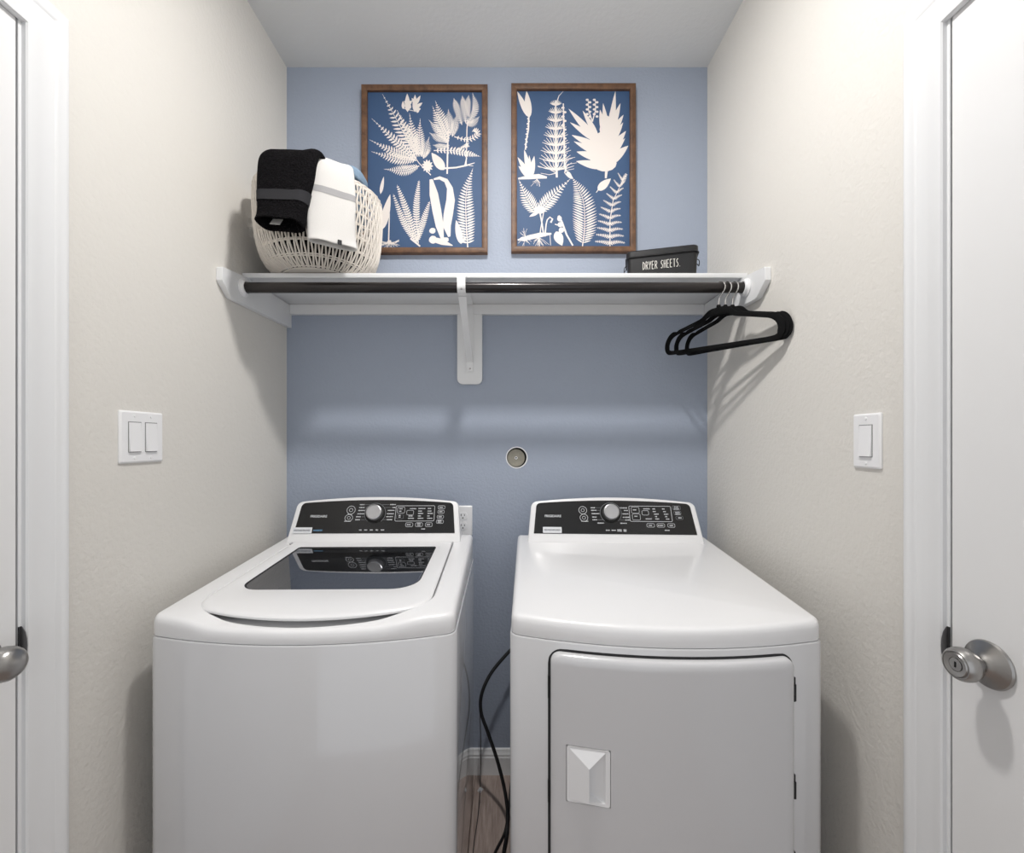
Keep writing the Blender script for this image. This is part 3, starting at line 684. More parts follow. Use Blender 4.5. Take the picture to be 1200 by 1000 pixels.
def sweep_towel(path, phi, hw, ht, nseg=36, recess=0.05, skew=0.0, noise=0.0012, seed=1, i0=None, i1=None, grow=0.0, side_shift=None, capopen=True, power=0.45):
    """path = list of (rho, z) around the basket axis in the vertical plane at angle phi; closed cross-section"""
    rnd = random.Random(seed)
    out_ = Vector((math.sin(phi), -math.cos(phi), 0)); side = Vector((math.cos(phi), math.sin(phi), 0))
    P_ = catmull([Vector((r, 0, z)) for r, z in path], 10); n = len(P_)
    ph = [rnd.uniform(0, 6.28) for _ in range(6)]
    rings = []
    for i, p in enumerate(P_):
        f = i / (n - 1)
        t_ = (P_[min(i + 1, n - 1)] - P_[max(i - 1, 0)]).normalized(); nn = Vector((-t_.z, 0, t_.x))
        if nn.x < 0 and t_.z < 0: nn = -nn
        w_ = hw(f) + grow; h_ = ht(f) + grow; sh_ = side_shift(f) if side_shift else 0
        rg = []
        for k in range(nseg):
            a = 2 * math.pi * k / nseg
            cx = math.copysign(abs(math.cos(a)) ** power, math.cos(a)) * w_; cy = math.copysign(abs(math.sin(a)) ** 0.75, math.sin(a)) * h_
            cy += noise * (math.sin(7 * f * 3 + ph[0] + cx * 60) + math.sin(cx * 95 + ph[1] + 4 * f))
            cx += noise * math.sin(18 * f + ph[2])
            q = p + nn * cy; zz = q.z + skew * cx * (f if f > 0.4 else 0.4)
            v = BC + out_ * q.x + side * (cx + sh_); v.z = zz; rg.append(v)
        rings.append(rg)
    if i0 is not None:
        rings = rings[int(i0 * (n - 1)):int(i1 * (n - 1)) + 1]
        bm = B(); loft(bm, rings, False, False); return bm
    bm = B()
    # open lower end: turn the edge inwards and close it deep inside
    last = rings[-1]; c_ = sum(last, Vector()) / len(last); up = (sum(rings[-4], Vector()) / len(last) - c_).normalized()
    def inset(k, d): return [c_ + (p - c_) * k + up * d for p in last]
    def thin(m_, d):       # inset by a fixed cloth thickness
        o = []
        for p in last:
            v = p - c_; o.append(c_ + v.normalized() * max(v.length - m_, v.length * 0.25) + up * d)
        return o
    rings = rings + [thin(0.003, -0.002), thin(0.007, 0.0), thin(0.010, 0.006), thin(0.012, recess)]
    loft(bm, rings, True, True)
    return bm
# black towel
bp = [(0.090, 1.965), (0.130, 2.045), (0.165, 2.105), (0.192, 2.124), (0.220, 2.121), (0.238, 2.090), (0.242, 2.03), (0.243, 1.975), (0.2455, 1.93), (0.2500, 1.905)]
bhw = lambda f: 0.091 - 0.006 * sstep((f - 0.35) / 0.3) - 0.016 * sstep((f - 0.62) / 0.25)
bht = lambda f: 0.014 if f < 0.45 else 0.014 + 0.020 * ((f - 0.45) / 0.55) ** 1.3
bsh = lambda f: 0.030 - 0.004 * f - 0.012 * sstep((f - 0.6) / 0.3)
BPHI = R(-5)
tb = thing('black_towel', 'black terry hand towel folded over the front of the white basket', 'towel')
link('terry_cloth', sweep_towel(bp, BPHI, bhw, bht, skew=-0.10, noise=0.0016, side_shift=bsh, recess=0.04), M['blacktowel'], tb, angle=60)
link('woven_band', sweep_towel(bp, BPHI, bhw, bht, skew=-0.10, noise=0.0016, side_shift=bsh, i0=0.735, i1=0.80, grow=0.0016), M['blackband'], tb, angle=60)
bm = B(); o_ = Vector((math.sin(BPHI), -math.cos(BPHI), 0)); c0 = BC + o_ * 0.258; c0.z = 1.908
prism(bm, [(-0.012, -0.012), (0.018, -0.016), (0.020, 0.012), (-0.010, 0.014)], 0.0008, frame_mtx((c0.x, c0.y + 0.006, c0.z + 0.004), (1, 0, 0), (0, 0.55, 0.83), (0, -0.83, 0.55))); link('care_tag', bm, M['whitetowel'], tb, smooth=False)
bm = B(); t_ = bmesh.new(); bmesh.ops.create_cube(t_, size=2); bmesh.ops.subdivide_edges(t_, edges=t_.edges[:], cuts=7, use_grid_fill=True)
for v in t_.verts:
    p = v.co; l = (abs(p.x) ** 3 + abs(p.y) ** 3 + abs(p.z) ** 4) ** 0.3; wob_ = 1 + 0.05 * math.sin(p.x * 5 + p.y * 3); v.co = Vector((p.x / l * 0.138 * wob_, p.y / l * 0.138 * wob_, p.z / l * 0.080))
for v in t_.verts:
    if v.co.z < -0.02: k_ = 1 - 0.35 * (-v.co.z - 0.02) / 0.06; v.co.x *= k_; v.co.y *= k_
merge(bm, t_, Matrix.Translation(BC + Vector((0, 0, 0.108)))); link('dark_filler', bm, M['blacktowel'], tb, angle=80)  # unseen black mass, added so the gaps in the weave look dark
# white towel
wp = [(0.100, 1.975), (0.135, 2.05), (0.166, 2.108), (0.190, 2.1235), (0.214, 2.118), (0.2235, 2.085), (0.2245, 2.02), (0.2245, 1.955), (0.226, 1.90), (0.229, 1.872)]
whw = lambda f: 0.064 + 0.006 * f
wht = lambda f: 0.012 if f < 0.6 else 0.012 + 0.004 * (f - 0.6) / 0.4
wsh = lambda f: -0.012 + 0.006 * f
WPHI = R(33)
tw = thing('white_towel', 'white cotton hand towel with a grey stripe hanging over the basket rim', 'towel')
link('cotton_cloth', sweep_towel(wp, WPHI, whw, wht, noise=0.0012, side_shift=wsh, seed=4, recess=0.02), M['whitetowel'], tw, angle=60)
link('grey_stripe', sweep_towel(wp, WPHI, whw, wht, noise=0.0012, side_shift=wsh, seed=4, i0=0.655, i1=0.685, grow=0.0007), M['greyband'], tw, angle=60)
ow = Vector((math.sin(WPHI), -math.cos(WPHI), 0)); sw = Vector((math.cos(WPHI), math.sin(WPHI), 0)); c0 = BC + ow * 0.246 + sw * 0.010; c0.z = 1.876
bm = B(); prism(bm, rrect(-0.006, 0.006, -0.007, 0.007, 0.001, 1), 0.0012, frame_mtx(c0, sw, (0, 0, 1), ow)); link('brand_tag', bm, M['gap'], tw, smooth=False)
# blue towel heaped inside
tl = thing('blue_towel', 'light blue terry towel folded inside the basket behind the white one', 'towel')
for j, (cx, cy, cz, sx, sy, sz, ry) in enumerate(((0.118, -0.072, 0.313, 0.058, 0.050, 0.020, 10), (0.105, -0.06, 0.288, 0.06, 0.055, 0.018, 10), (0.095, -0.05, 0.262, 0.068, 0.065, 0.024, 8), (0.07, -0.03, 0.216, 0.085, 0.08, 0.026, 3))):
    bm = B(); t_ = bmesh.new(); bmesh.ops.create_cube(t_, size=2); bmesh.ops.subdivide_edges(t_, edges=t_.edges[:], cuts=5, use_grid_fill=True)
    for v in t_.verts:
        p = v.co; l = (abs(p.x) ** 5 + abs(p.y) ** 5 + abs(p.z) ** 5) ** 0.2; v.co = Vector((p.x / l * sx, p.y / l * sy, p.z / l * sz + 0.003 * math.sin(p.x * 4 + j)))
    merge(bm, t_, Matrix.Translation(BC + Vector((cx, cy, cz))) @ Matrix.Rotation(R(ry), 4, 'Y'))
    link('folded_layer', bm, M['bluetowel'], tl, angle=80)

# ================================================================== TIN
tin = thing('dryer_sheet_tin', 'black metal tin lettered DRYER SHEETS at the right end of the shelf', 'tin', (0.528, -0.190, SZ1), R(-15.5))
def tin_ring(hx, hy, r, z): return [(x, y, z) for x, y in rrect(-hx, hx, -hy, hy, r, 6)]
bm = B(); loft(bm, [tin_ring(0.106, 0.051, 0.014, 0.0005), tin_ring(0.109, 0.054, 0.016, 0.003), tin_ring(0.1125, 0.0565, 0.018, 0.078), tin_ring(0.1125, 0.0565, 0.018, 0.082)]); link('body', bm, M['tin'], tin)
bm = B(); loft(bm, [tin_ring(0.1165, 0.0605, 0.020, 0.0775), tin_ring(0.1175, 0.0615, 0.020, 0.0785), tin_ring(0.1165, 0.0605, 0.020, 0.081), tin_ring(0.1145, 0.0585, 0.019, 0.0825), tin_ring(0.1145, 0.0585, 0.019, 0.0975), tin_ring(0.112, 0.056, 0.018, 0.101), tin_ring(0.106, 0.050, 0.016, 0.1025)]); link('lid', bm, M['tin'], tin)
for s in (-1, 1):
    bm = B(); tube(bm, catmull([(s * 0.1135, -0.016, 0.068), (s * 0.121, -0.016, 0.060), (s * 0.122, 0, 0.050), (s * 0.121, 0.016, 0.060), (s * 0.1135, 0.016, 0.068)], 6), 0.0014, 8); link('handle', bm, M['tin'], tin)
STK = {'D': [[(0, 0), (0, 1)], [(0, 1), (.45, .82), (.6, .5), (.45, .15), (0, 0)]], 'R': [[(0, 0), (0, 1)], [(0, 1), (.45, .95), (.55, .72), (.4, .52), (0, .45)], [(.2, .48), (.6, 0)]],
       'Y': [[(0, 1), (.28, .5)], [(.6, 1), (.28, .5), (.2, 0)]], 'E': [[(.5, 1), (0, 1), (0, 0), (.52, 0)], [(0, .52), (.42, .54)]], 'S': [[(.55, .95), (.3, 1), (.08, .8), (.15, .6), (.45, .42), (.5, .2), (.3, 0), (0, .04)]],
       'H': [[(0, 0), (0, 1)], [(.5, 0), (.5, 1)], [(0, .52), (.5, .55)]], 'T': [[(0, 1), (.56, 1)], [(.28, 1), (.28, 0)]], '.': [[(.02, 0), (.08, .03)]], ' ': []}
bm = B(); txt = 'DRYER SHEETS.'; adv = 0.0097; x = -0.060; hgt = 0.026
fm = frame_mtx((0, -0.0562, 0.047), (1, 0, 0), (0, 0.046, 0.999), (0, -0.999, 0.046))
for ch in txt:
    for st in STK[ch]:
        P_ = [Vector((x + px * 0.0105, (py - 0.5) * hgt)) for px, py in st]
        for a, b in zip(P_, P_[1:]):
            d = (b - a); nn = Vector((-d.y, d.x)).normalized() * 0.00085; e = d.normalized() * 0.0004
            prism(bm, [a - e - nn, b + e - nn, b + e + nn, a - e + nn], 0.0006, fm)
    x += adv if ch != ' ' else 0.0085
link('lettering', bm, M['lettering'], tin, smooth=False)

# ================================================================== FRAMED PRINTS
def fern_tools():
    class T:
        def __init__(s): s.polys = []
        def leaf(s, a, b, w, n=6, skew=0.45):
            a = Vector(a); b = Vector(b); d = b - a; nn = Vector((-d.y, d.x)).normalized(); L, Rr = [], []
            for k in range(n + 1):
                f = k / n; ww = w * (math.sin(math.pi * f ** (0.75)) ** 0.8 if 0 < f < 1 else 0.04)
                L.append(a + d * f + nn * ww); Rr.append(a + d * f - nn * ww)
            s.polys.append(L + Rr[::-1])
        def line(s, pts, w):
            P_ = [Vector(p) for p in pts]
            L, Rr = [], []
            for i, p in enumerate(P_):
                d = (P_[min(i + 1, len(P_) - 1)] - P_[max(i - 1, 0)]).normalized(); nn = Vector((-d.y, d.x)); ww = (w[i] if isinstance(w, list) else w) / 2
                L.append(p + nn * ww); Rr.append(p - nn * ww)
            for i in range(len(P_) - 1): s.polys.append([L[i], L[i + 1], Rr[i + 1], Rr[i]])
        def frond(s, pts, n, hw, lw, ang=60, stem=2.0, prof=None, start=0.06):
            C_ = catmull([(p[0], p[1], 0) for p in pts], 8); C_ = [Vector((p.x, p.y)) for p in C_]
            s.line(C_, [stem * (1 - 0.8 * i / (len(C_) - 1)) + 0.6 for i in range(len(C_))])
            Ltot = sum((b - a).length for a, b in zip(C_, C_[1:])); lw = min(lw, 0.38 * Ltot * (1 - start) / n * math.sin(R(ang)))
            prof = prof or (lambda f: math.sin(math.pi * min(1, 0.12 + f * 0.88)) ** 0.7)
            for k in range(n):
                f = start + (1 - start) * k / n; q = f * (len(C_) - 1); i = min(int(q), len(C_) - 2); p = C_[i].lerp(C_[i + 1], q - i); t = (C_[i + 1] - C_[i]).normalized()
                l = hw * prof(f)
                if l < 1: continue
                for sg in (-1, 1):
                    a = R(ang) * sg; d = Vector((t.x * math.cos(a) - t.y * math.sin(a), t.x * math.sin(a) + t.y * math.cos(a)))
                    s.leaf(p, p + d * l, lw * (0.5 + 0.5 * l / hw), 4)
        def blob(s, c, rx, ry, n=14, rag=0.0, seed=0):
            rnd = random.Random(seed); s.polys.append([Vector((c[0] + rx * math.cos(2 * math.pi * k / n) * (1 - rag * rnd.random()), c[1] + ry * math.sin(2 * math.pi * k / n) * (1 - rag * rnd.random()))) for k in range(n)])
        def roots(s, c, n, l, spread=(20, 160), seed=1):
            rnd = random.Random(seed)
            for k in range(n):
                a = R(rnd.uniform(*spread)); ll = l * rnd.uniform(0.5, 1); m_ = (c[0] + rnd.uniform(-8, 8) + 0.5 * ll * math.cos(a), c[1] + 0.5 * ll * math.sin(a))
                s.line([c, m_, (m_[0] + 0.5 * ll * math.cos(a + rnd.uniform(-.6, .6)), m_[1] + 0.5 * ll * math.sin(a + rnd.uniform(-.4, .4)))], 1.8)
    return T()
tri = lambda f: max(0.0, 1 - f) ** 0.75
def plants_left():
    out = []
    t = fern_tools()                                  # great fern
    for b, e, hw in (((335, 440), (160, 115), 46), ((330, 440), (105, 238), 30), ((330, 445), (93, 345), 30), ((335, 450), (103, 405), 34), ((350, 478), (168, 494), 34), ((340, 430), (235, 195), 36), ((350, 430), (300, 212), 36), ((360, 430), (355, 238), 34), ((372, 440), (402, 330), 34)):
        m_ = ((b[0] + e[0]) / 2 + (12 if e[0] < 250 else -6), (b[1] + e[1]) / 2 + 14)
        t.frond([b, m_, e], 17, hw, 5.5, 62, 5, lambda f: (0.35 + 0.65 * math.sin(math.pi * min(1, f * 1.15))) * (1 - f ** 5))
    t.line([(410, 524), (350, 465), (315, 415)], [5, 4, 3]); out.append(t)
    t = fern_tools()                                  # small sprigs
    for a, b, w_ in (((268, 190), (266, 150), 8), ((290, 205), (288, 112), 14), ((292, 165), (272, 150), 8), ((292, 170), (312, 148), 9), ((296, 190), (306, 168), 8), ((328, 205), (328, 118), 13), ((328, 170), (356, 122), 9), ((330, 185), (366, 158), 9), ((332, 195), (358, 188), 9), ((326, 160), (312, 135), 7), ((340, 210), (345, 180), 8)): t.leaf(a, b, w_)
    t.line([(262, 185), (300, 195), (345, 205)], 3); out.append(t)
    t = fern_tools()                                  # fern centre right
    t.line([(494, 518), (497, 360), (500, 300)], 8)
    for b, e, hw in (((500, 370), (418, 175), 34), ((505, 340), (433, 148), 34), ((510, 320), (500, 190), 30), ((500, 350), (400, 245), 24), ((500, 355), (402, 310), 24), ((505, 375), (420, 372), 20), ((520, 330), (545, 215), 26)):
        t.frond([b, ((b[0] + e[0]) / 2, (b[1] + e[1]) / 2 + 6), e], 16, hw, 5, 60, 4, lambda f: (0.4 + 0.6 * math.sin(math.pi * min(1, f * 1.1))) * (1 - f ** 5))
    out.append(t)
    t = fern_tools()                                  # fern top right
    t.line([(592, 475), (594, 385), (596, 290), (600, 240)], 5)
    for pts, hw in (([(570, 270), (545, 190), (528, 135)], 22), ([(590, 262), (580, 180), (572, 122)], 22), ([(600, 262), (640, 190), (625, 108)], 22), ([(590, 262), (625, 262), (660, 228)], 22), ([(530, 330), (600, 345), (650, 320), (640, 296), (622, 305)], 20), ([(425, 400), (520, 400), (600, 415), (664, 430)], 24), ([(540, 400), (600, 372), (560, 385)], 14), ([(605, 230), (600, 170), (605, 120)], 20)):
        t.frond(pts, 16, hw, 5, 62, 4, lambda f: (0.5 + 0.5 * math.sin(math.pi * min(1, f * 1.1))) * (1 - f ** 6))
    out.append(t)
    t = fern_tools(); t.leaf((478, 498), (414, 412), 24, 10); t.line([(478, 490), (540, 486), (590, 476), (636, 462)], [9, 8, 8, 3]); t.line([(585, 476), (594, 440), (590, 420)], 6); t.line([(600, 474), (628, 478)], 3); out.append(t)
    t = fern_tools()
    for k in range(11): a = 2 * math.pi * k / 11; t.leaf((392, 478), (392 + 30 * math.cos(a), 478 + 34 * math.sin(a)), 7)
    t.blob((392, 478), 14, 14); out.append(t)
    t = fern_tools(); t.leaf((150, 620), (167, 532), 9); t.leaf((158, 800), (200, 622), 20, 10); t.line([(192, 862), (196, 718)], [7, 5]); t.blob((195, 862), 14, 12, rag=.3); t.roots((198, 865), 16, 52, (-10, 190)); t.roots((198, 868), 10, 52, (-15, 15)); t.roots((190, 868), 10, 50, (165, 195)); out.append(t)
    t = fern_tools()
    for pts, n, hw in (([(340, 875), (290, 720), (236, 574)], 24, 22), ([(335, 870), (270, 760), (216, 620)], 24, 20), ([(345, 870), (335, 700), (349, 550)], 26, 21), ([(340, 860), (370, 760), (404, 656)], 20, 20)): t.frond(pts, n, hw, 4.6, 68, 5, lambda f: (0.25 + 0.75 * math.sin(math.pi * min(1, 0.1 + f * 0.9))))
    t.line([(305, 845), (355, 884)], 8); out.append(t)
    t = fern_tools()
    t.line([(411, 545), (425, 620), (440, 700), (455, 780), (470, 850)], [16, 44, 46, 40, 14]); t.line([(425, 545), (455, 538), (488, 552), (508, 590), (512, 650), (500, 720), (492, 780), (505, 835)], [8, 16, 22, 30, 44, 48, 42, 12])
    t.blob((418, 805), 18, 16, rag=.15); t.blob((420, 850), 22, 22, rag=.15); t.line([(425, 850), (470, 862), (522, 880)], [26, 30, 4]); t.blob((480, 850), 28, 14, rag=.3); out.append(t)
    t = fern_tools(); t.frond([(600, 890), (592, 760), (592, 620), (626, 490)], 27, 50, 6.5, 72, 6, lambda f: (0.55 + 0.45 * math.sin(math.pi * min(1, 0.1 + f))) * (1 - f ** 4)); t.leaf((566, 872), (540, 752), 17, 10); t.leaf((560, 868), (590, 840), 9); out.append(t)
    return out
def plants_right():
    out = []
    t = fern_tools(); t.leaf((148, 238), (88, 108), 15, 10); t.leaf((150, 240), (136, 106), 18, 10); t.line([(148, 235), (146, 300), (134, 360), (130, 402)], 7)
    for k in range(12): t.blob((147 - 1.4 * k + (2 if k % 2 else -2), 245 + k * 13), 6, 5)
    for e, w_ in (((124, 402), 14), ((176, 434), 14), ((90, 440), 14), ((94, 484), 14), ((150, 430), 10)): t.leaf((158, 545), e, w_, 10)
    t.line([(92, 548), (150, 540), (200, 536), (242, 542)], [8, 22, 24, 10]); t.roots((190, 550), 7, 45, (60, 150), 3); out.append(t)
    t = fern_tools()                                  # horsetail
    t.line([(294, 542), (290, 350), (288, 180), (305, 130), (328, 104)], [11, 9, 7, 4, 2]); t.line([(335, 490), (332, 330), (328, 168)], [9, 9, 6])
    for k in range(9):
        y = 172 + k * 41; l = 32 + k * 8.5; cx = 289
        for j in range(6):
            for sg in (-1, 1):
                a = R(18 + 15 * j); e = (cx + sg * l * math.cos(a), y - l * 0.7 * math.sin(a) + l * 0.05); m_ = (cx + sg * l * 0.5 * math.cos(a) * 1.15, y - l * 0.22 * math.sin(a) + 3); t.line([(cx, y + 6), m_, e], [5, 4.5, 2.2])
    for k in range(12): t.blob((331 + (5 if k % 2 else -5), 190 + k * 22), 9, 6)
    for e in ((195, 488), (210, 520), (398, 468), (385, 498), (390, 440)): t.line([(292 if e[0] < 300 else 335, 520), ((e[0] + 300) / 2, e[1] + 8), e], [4, 3, 2])
    t.leaf((345, 510), (375, 545), 9); t.line([(340, 490), (352, 535)], 4); out.append(t)
    t = fern_tools()                                  # broad lobed leaf
    t.line([(550, 546), (554, 500), (558, 440)], [10, 16, 20]); t.leaf((550, 520), (600, 108), 24, 12)
    for e, w_, b in (((536, 168), 14, (560, 330)), ((626, 168), 14, (580, 300)), ((642, 226), 16, (570, 340)), ((655, 308), 20, (565, 420)), ((667, 382), 24, (552, 480)), ((357, 196), 18, (520, 370)), ((364, 264), 16, (525, 370)), ((373, 328), 18, (530, 400)), ((384, 360), 16, (530, 430)), ((398, 412), 20, (535, 450)), ((396, 460), 20, (540, 490)), ((430, 205), 14, (510, 340)), ((520, 200), 16, (545, 330)), ((640, 265), 15, (570, 380)), ((650, 345), 16, (560, 450))): t.leaf(b, e, w_, 10)
    t.blob((535, 400), 88, 92, 30, .08, 2); t.blob((560, 300), 44, 70, 20, .1, 4); t.blob((590, 250), 26, 60, 20, .1, 6); t.blob((545, 470), 62, 42)
    for x0 in (460, 497): 
        t.line([(480, 260), (x0, 200), (x0 - 2, 145)], [6, 5, 3])
        for k in range(8): t.blob((x0 + (7 if k % 2 else -7), 150 + k * 12), 8, 6)
    out.append(t)
    t = fern_tools(); t.leaf((508, 606), (576, 548), 20, 10); t.line([(500, 618), (515, 598)], 4); t.leaf((520, 605), (540, 585), 12); out.append(t)
    t = fern_tools()
    for pts in ([(200, 712), (270, 640), (365, 548)], [(190, 720), (140, 650), (97, 556)]): t.frond(pts, 14, 46, 10, 62, 6, lambda f: (0.55 + 0.45 * math.sin(math.pi * min(1, 0.15 + f))) * (1 - f ** 3))
    t.blob((205, 705), 34, 22, rag=.2); t.leaf((200, 715), (150, 740), 9); t.line([(205, 715), (218, 780), (225, 830)], 7); t.line([(225, 720), (210, 800), (205, 840)], 5)
    t.line([(232, 840), (238, 780), (244, 756), (258, 742), (272, 752), (262, 770)], [7, 7, 6, 6, 8, 10]); t.line([(90, 858), (150, 845), (210, 832), (266, 826)], [8, 24, 24, 8]); t.blob((120, 852), 26, 14, rag=.3)
    t.roots((200, 845), 18, 60, (20, 160), 8); t.roots((130, 850), 8, 45, (20, 160), 9); t.roots((130, 840), 6, 45, (200, 330), 9); t.line([(258, 830), (262, 885)], 3); out.append(t)
    t = fern_tools(); t.line([(303, 735), (322, 770), (345, 830), (378, 886)], [12, 10, 9, 8]); t.blob((308, 750), 12, 14); t.blob((312, 780), 14, 13); t.blob((318, 808), 14, 14); t.line([(284, 778), (312, 786)], 5); t.leaf((290, 815), (322, 886), 24, 10); out.append(t)
    t = fern_tools(); t.frond([(428, 892), (440, 780), (430, 650), (378, 545)], 27, 76, 8.5, 66, 5, lambda f: (0.75 + 0.25 * math.sin(math.pi * f)) * (1 - f ** 3) * (0.6 + 0.4 * min(1, f * 6))); t.leaf((380, 548), (335, 520), 8); out.append(t)
    t = fern_tools()
    t.line([(572, 892), (572, 760), (588, 660), (656, 522)], [6, 5, 4, 2])
    for k in range(11):
        f = k / 10.5; y = 875 - 335 * f; x = 572 + (0 if f < 0.4 else 75 * ((f - 0.4) / 0.6) ** 1.5); l = 80 * (1 - f * 0.72)
        for sg in (-1, 1):
            t.frond([(x, y), (x + sg * l * 0.5, y - 8 - 10 * f), (x + sg * l, y - 10 - 30 * f + (8 if sg > 0 else 0))], 8, 15 * (1 - 0.4 * f), 4, 58, 3, lambda q: 1 - q * 0.7)
    t.frond([(630, 580), (645, 550), (657, 520)], 8, 14, 4, 60, 3); out.append(t)
    return out
def framed(label, cx, cz, W_, H_, plants, clip_y):
    t = thing('framed_print', label, 'picture', (cx, 0, cz), 0, 'pair of framed fern prints')
    fw, dp = 0.0215, 0.024
    for k in range(4):                      # four mitred moulding rails
        prof = [(0, 0.0005), (0, dp - 0.002), (0.002, dp), (0.008, dp + 0.001), (fw - 0.002, dp - 0.002), (fw, dp - 0.004), (fw, 0.0005)]
        hw, hh = W_ / 2, H_ / 2
        ends = {0: [(-1, -1), (1, -1)], 1: [(1, -1), (1, 1)], 2: [(1, 1), (-1, 1)], 3: [(-1, 1), (-1, -1)]}[k]
        bm = B(); loft(bm, [[(sx * (hw - q), -d, sz * (hh - q)) for q, d in prof] for sx, sz in ends]); link('frame_rail', bm, M['frame'], t, angle=25)
    iw, ih = W_ / 2 - fw + 0.001, H_ / 2 - fw + 0.001
    bm = B(); box(bm, -iw, iw, -0.010, -0.004, -ih, ih); pr = link('print', bm, M['cyan'], t, smooth=False)
    sx, sz = 2 * (W_ / 2 - fw) / 589, 2 * (H_ / 2 - fw) / 789
    rnd = random.Random(2)
    for pl in plants:
        bm = B()
        for poly in pl.polys:
            h = 0.0101 + rnd.random() * 0.0004
            vs = []
            for p in poly:
                X_ = (p.x - 379.5) * sx; Z_ = (500 - p.y) * sz
                X_ = max(-iw + 0.0015, min(iw - 0.0015, X_)); Z_ = max(-ih + 0.0015, min(ih - 0.0015, Z_)); vs.append(bm.verts.new((X_, -h, Z_)))
            try: bm.faces.new(vs)
            except Exception: pass
        # face all polygons to the room
        for f in bm.faces:
            f.normal_update()
            if f.normal.y > 0: f.normal_flip()
        link('fern_silhouette', bm, M['cream'], pr, smooth=False, recalc=False)
    return t
framed('left framed white fern print on blue, partly behind the basket', -0.3195, 2.3335, 0.484, 0.646, plants_left(), 0)
framed('right framed white fern print on blue, above the black tin', 0.2525, 2.338, 0.478, 0.646, plants_right(), 0)

# ================================================================== WALL PLATES AND SMALL FITTINGS
def plate(root, w_, h_, name='plate', th=0.006):
    bm = B(); loft(bm, [[(x, -0.0002, z) for x, z in rrect(-w_ / 2, w_ / 2, -h_ / 2, h_ / 2, 0.004, 4)], [(x, -0.0030, z) for x, z in rrect(-w_ / 2, w_ / 2, -h_ / 2, h_ / 2, 0.004, 4)],
                        [(x, -th, z) for x, z in rrect(-w_ / 2 + 0.004, w_ / 2 - 0.004, -h_ / 2 + 0.004, h_ / 2 - 0.004, 0.003, 4)]])
    return link(name, bm, M['plastic'], root, angle=25)
def rocker(root, cx, tilt):
    bm = B(); box(bm, cx - 0.0180, cx + 0.0180, -0.0064, -0.0055, -0.0350, 0.0350, 0.0004, 1); link('rocker_recess', bm, M['recess'], root)
    bm = B(); y0 = -0.0064
    a, b = (0.0105, 0.0072) if tilt > 0 else (0.0072, 0.0105)
    loft(bm, [[(cx + s * 0.0162, -d, z) for d, z in ((0.006, -0.0332), (b, -0.0332), (0.0078, 0.0), (a, 0.0332), (0.006, 0.0332))] for s in (-1, 1)]); link('rocker', bm, M['plastic'], root, angle=20)
def pscrew(root, x, z):
    bm = B(); lathe(bm, [(0.0034, 0), (0.0030, 0.0012), (0.001, 0.0016)], 12, frame_mtx((x, -0.006, z), (1, 0, 0), (0, 0, 1), (0, -1, 0))); link('screw', bm, M['plastic'], root)
t = thing('light_switch', 'white double rocker light switch on the left wall beside the door', 'switch', (XL, -0.681, 1.296), R(90))
plate(t, 0.122, 0.119); rocker(t, -0.023, -1); rocker(t, 0.023, -1)
for x in (-0.023, 0.023): pscrew(t, x, 0.048); pscrew(t, x, -0.048)
t = thing('light_switch', 'white single rocker light switch on the right wall beside the door', 'switch', (XR, -0.764, 1.287), R(-90))
plate(t, 0.0735, 0.118); rocker(t, 0, -1); pscrew(t, 0, 0.048); pscrew(t, 0, -0.048)
t = thing('power_outlet', 'white duplex power outlet on the blue wall behind the washer', 'outlet', (-0.1735, 0, 0.979))
plate(t, 0.072, 0.117)
for z in (0.0195, -0.0195):
    bm = B(); prism(bm, rrect(-0.0165, 0.0165, z - 0.0145, z + 0.0145, 0.010, 6), 0.0018, frame_mtx((0, -0.0058, 0), (1, 0, 0), (0, 0, 1), (0, -1, 0)), 0.0004, 1); rc = link('socket', bm, M['plastic'], t)
    bm = B(); f_ = frame_mtx((0, -0.0076, 0), (1, 0, 0), (0, 0, 1), (0, -1, 0))
    prism(bm, rrect(-0.0075, -0.0052, z - 0.001, z + 0.0075, 0.0003, 1), 0.0004, f_); prism(bm, rrect(0.0052, 0.0075, z, z + 0.0065, 0.0003, 1), 0.0004, f_); prism(bm, circ(0, z - 0.0075, 0.0026, n=12), 0.0004, f_); link('slots', bm, M['black'], rc, smooth=False)
pscrew(t, 0, 0)
# recessed round service cap in the blue wall
t = thing('gas_port', 'round recessed metal port in the blue wall above the dryer gap', 'wall port', (HX, 0, HZ))
mt = frame_mtx((0, 0, 0), (1, 0, 0), (0, 0, -1), (0, 1, 0))
bm = B(); lathe(bm, [(0.0385, -0.0010), (0.0420, -0.0013), (0.0425, -0.0003), (0.0399, -0.0002), (0.0395, 0.025), (0.0385, 0.025), (0.0385, -0.0012)], 48, mt, False, False); link('rim', bm, M['plastic'], t)
bm = B(); lathe(bm, [(0.0384, 0.0165), (0.0384, 0.0245), (0.01, 0.0246)], 40, mt, False, True); link('sleeve', bm, M['gap'], t)
bm = B(); lathe(bm, [(0.0345, 0.020), (0.0345, 0.012), (0.033, 0.010), (0.024, 0.0103), (0.0225, 0.0107), (0.008, 0.0100)], 40, mt @ Matrix.Translation((-0.0024, 0.0016, 0))); dc_ = link('disc', bm, M['galv'], t)
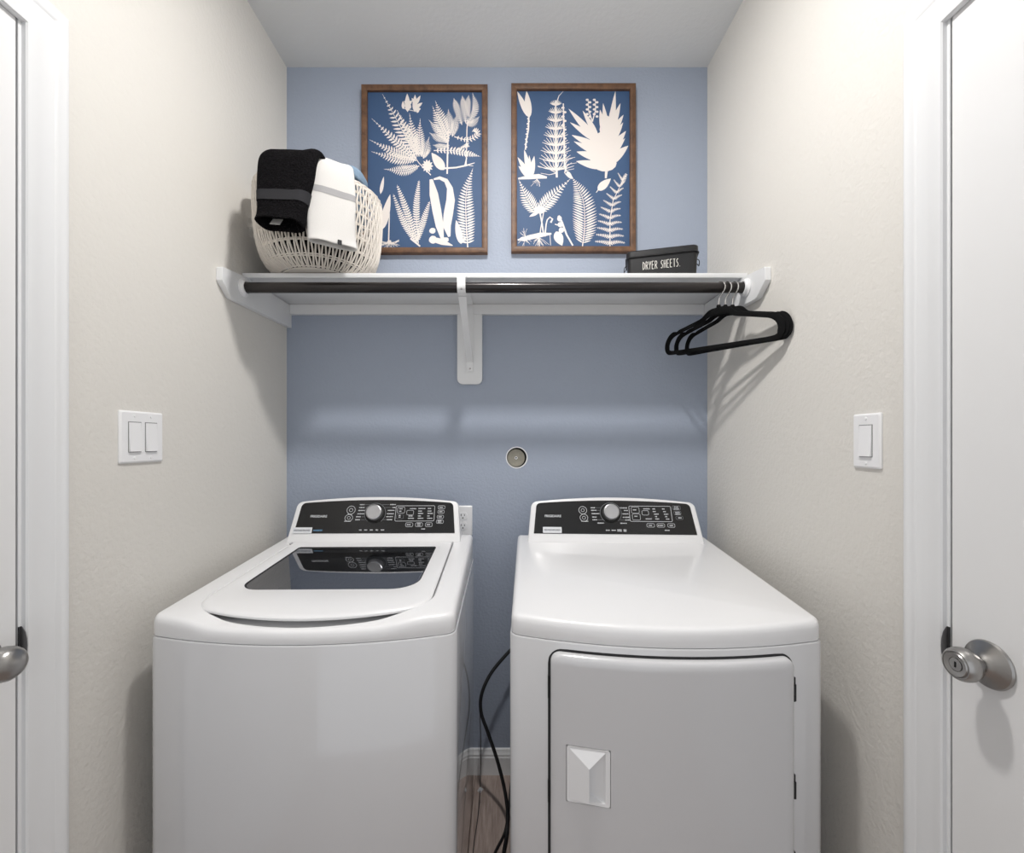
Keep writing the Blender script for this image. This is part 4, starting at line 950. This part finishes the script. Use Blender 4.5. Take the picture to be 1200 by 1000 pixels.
bm = B(); lathe(bm, [(0.0052, 0.0095), (0.0058, 0.0078), (0.0052, 0.0066), (0.0034, 0.0066), (0.0030, 0.0090)], 24, mt @ Matrix.Translation((-0.0024, 0.0016, 0)), False, False); link('port_ring', bm, M['plastic'], dc_)
bm = B(); lathe(bm, [(0.0033, 0.0090), (0.0033, 0.0086)], 16, mt @ Matrix.Translation((-0.0024, 0.0016, 0))); link('port_hole', bm, M['black'], dc_)

# ================================================================== CORDS BETWEEN THE MACHINES
pts = [(0.10, -0.055, 0.56), (0.04, -0.06, 0.53), (-0.005, -0.075, 0.495), (-0.060, -0.10, 0.44), (-0.092, -0.13, 0.385), (-0.095, -0.15, 0.33), (-0.070, -0.17, 0.270), (-0.036, -0.19, 0.185), (-0.010, -0.215, 0.10), (0.000, -0.245, 0.045), (-0.004, -0.29, 0.012), (-0.012, -0.34, 0.0075), (-0.020, -0.42, 0.0075), (-0.03, -0.52, 0.0075)]
inv = (Matrix.Translation((0.3735, -0.100, 0)) @ Matrix.Rotation(R(-2.6), 4, 'Z')).inverted()
bm = B(); tube(bm, [inv @ p for p in catmull(pts, 8)], 0.0062, 10); link('power_cord', bm, M['cord'], dry)['label'] = 'thick black power cord looping down beside the dryer'
bm = B(); tube(bm, [inv @ p for p in catmull([(0.05, -0.09, 0.20), (0.016, -0.16, 0.11), (0.004, -0.22, 0.05), (-0.010, -0.27, 0.0065), (-0.045, -0.36, 0.0055), (-0.04, -0.46, 0.0055)], 8)], 0.0045, 8); link('drain_lead', bm, M['cord'], dry)
t = thing('tagged_wire', 'thin dark wire with a small white tag beside the washer', 'wire')
bm = B(); tube(bm, catmull([(-0.105, -0.045, 0.26), (-0.098, -0.10, 0.15), (-0.098, -0.155, 0.06), (-0.102, -0.21, 0.004), (-0.108, -0.32, 0.003), (-0.105, -0.50, 0.003)], 8), 0.0018, 6); link('wire', bm, M['cordgrey'], t)
bm = B(); prism(bm, [(-0.011, 0), (0, -0.011), (0.011, 0), (0, 0.011)], 0.001, frame_mtx((-0.097, -0.158, 0.058), (0.94, 0.34, 0), (0, 0, 1), (0.34, -0.94, 0))); link('tag', bm, M['sticker'], t, smooth=False)
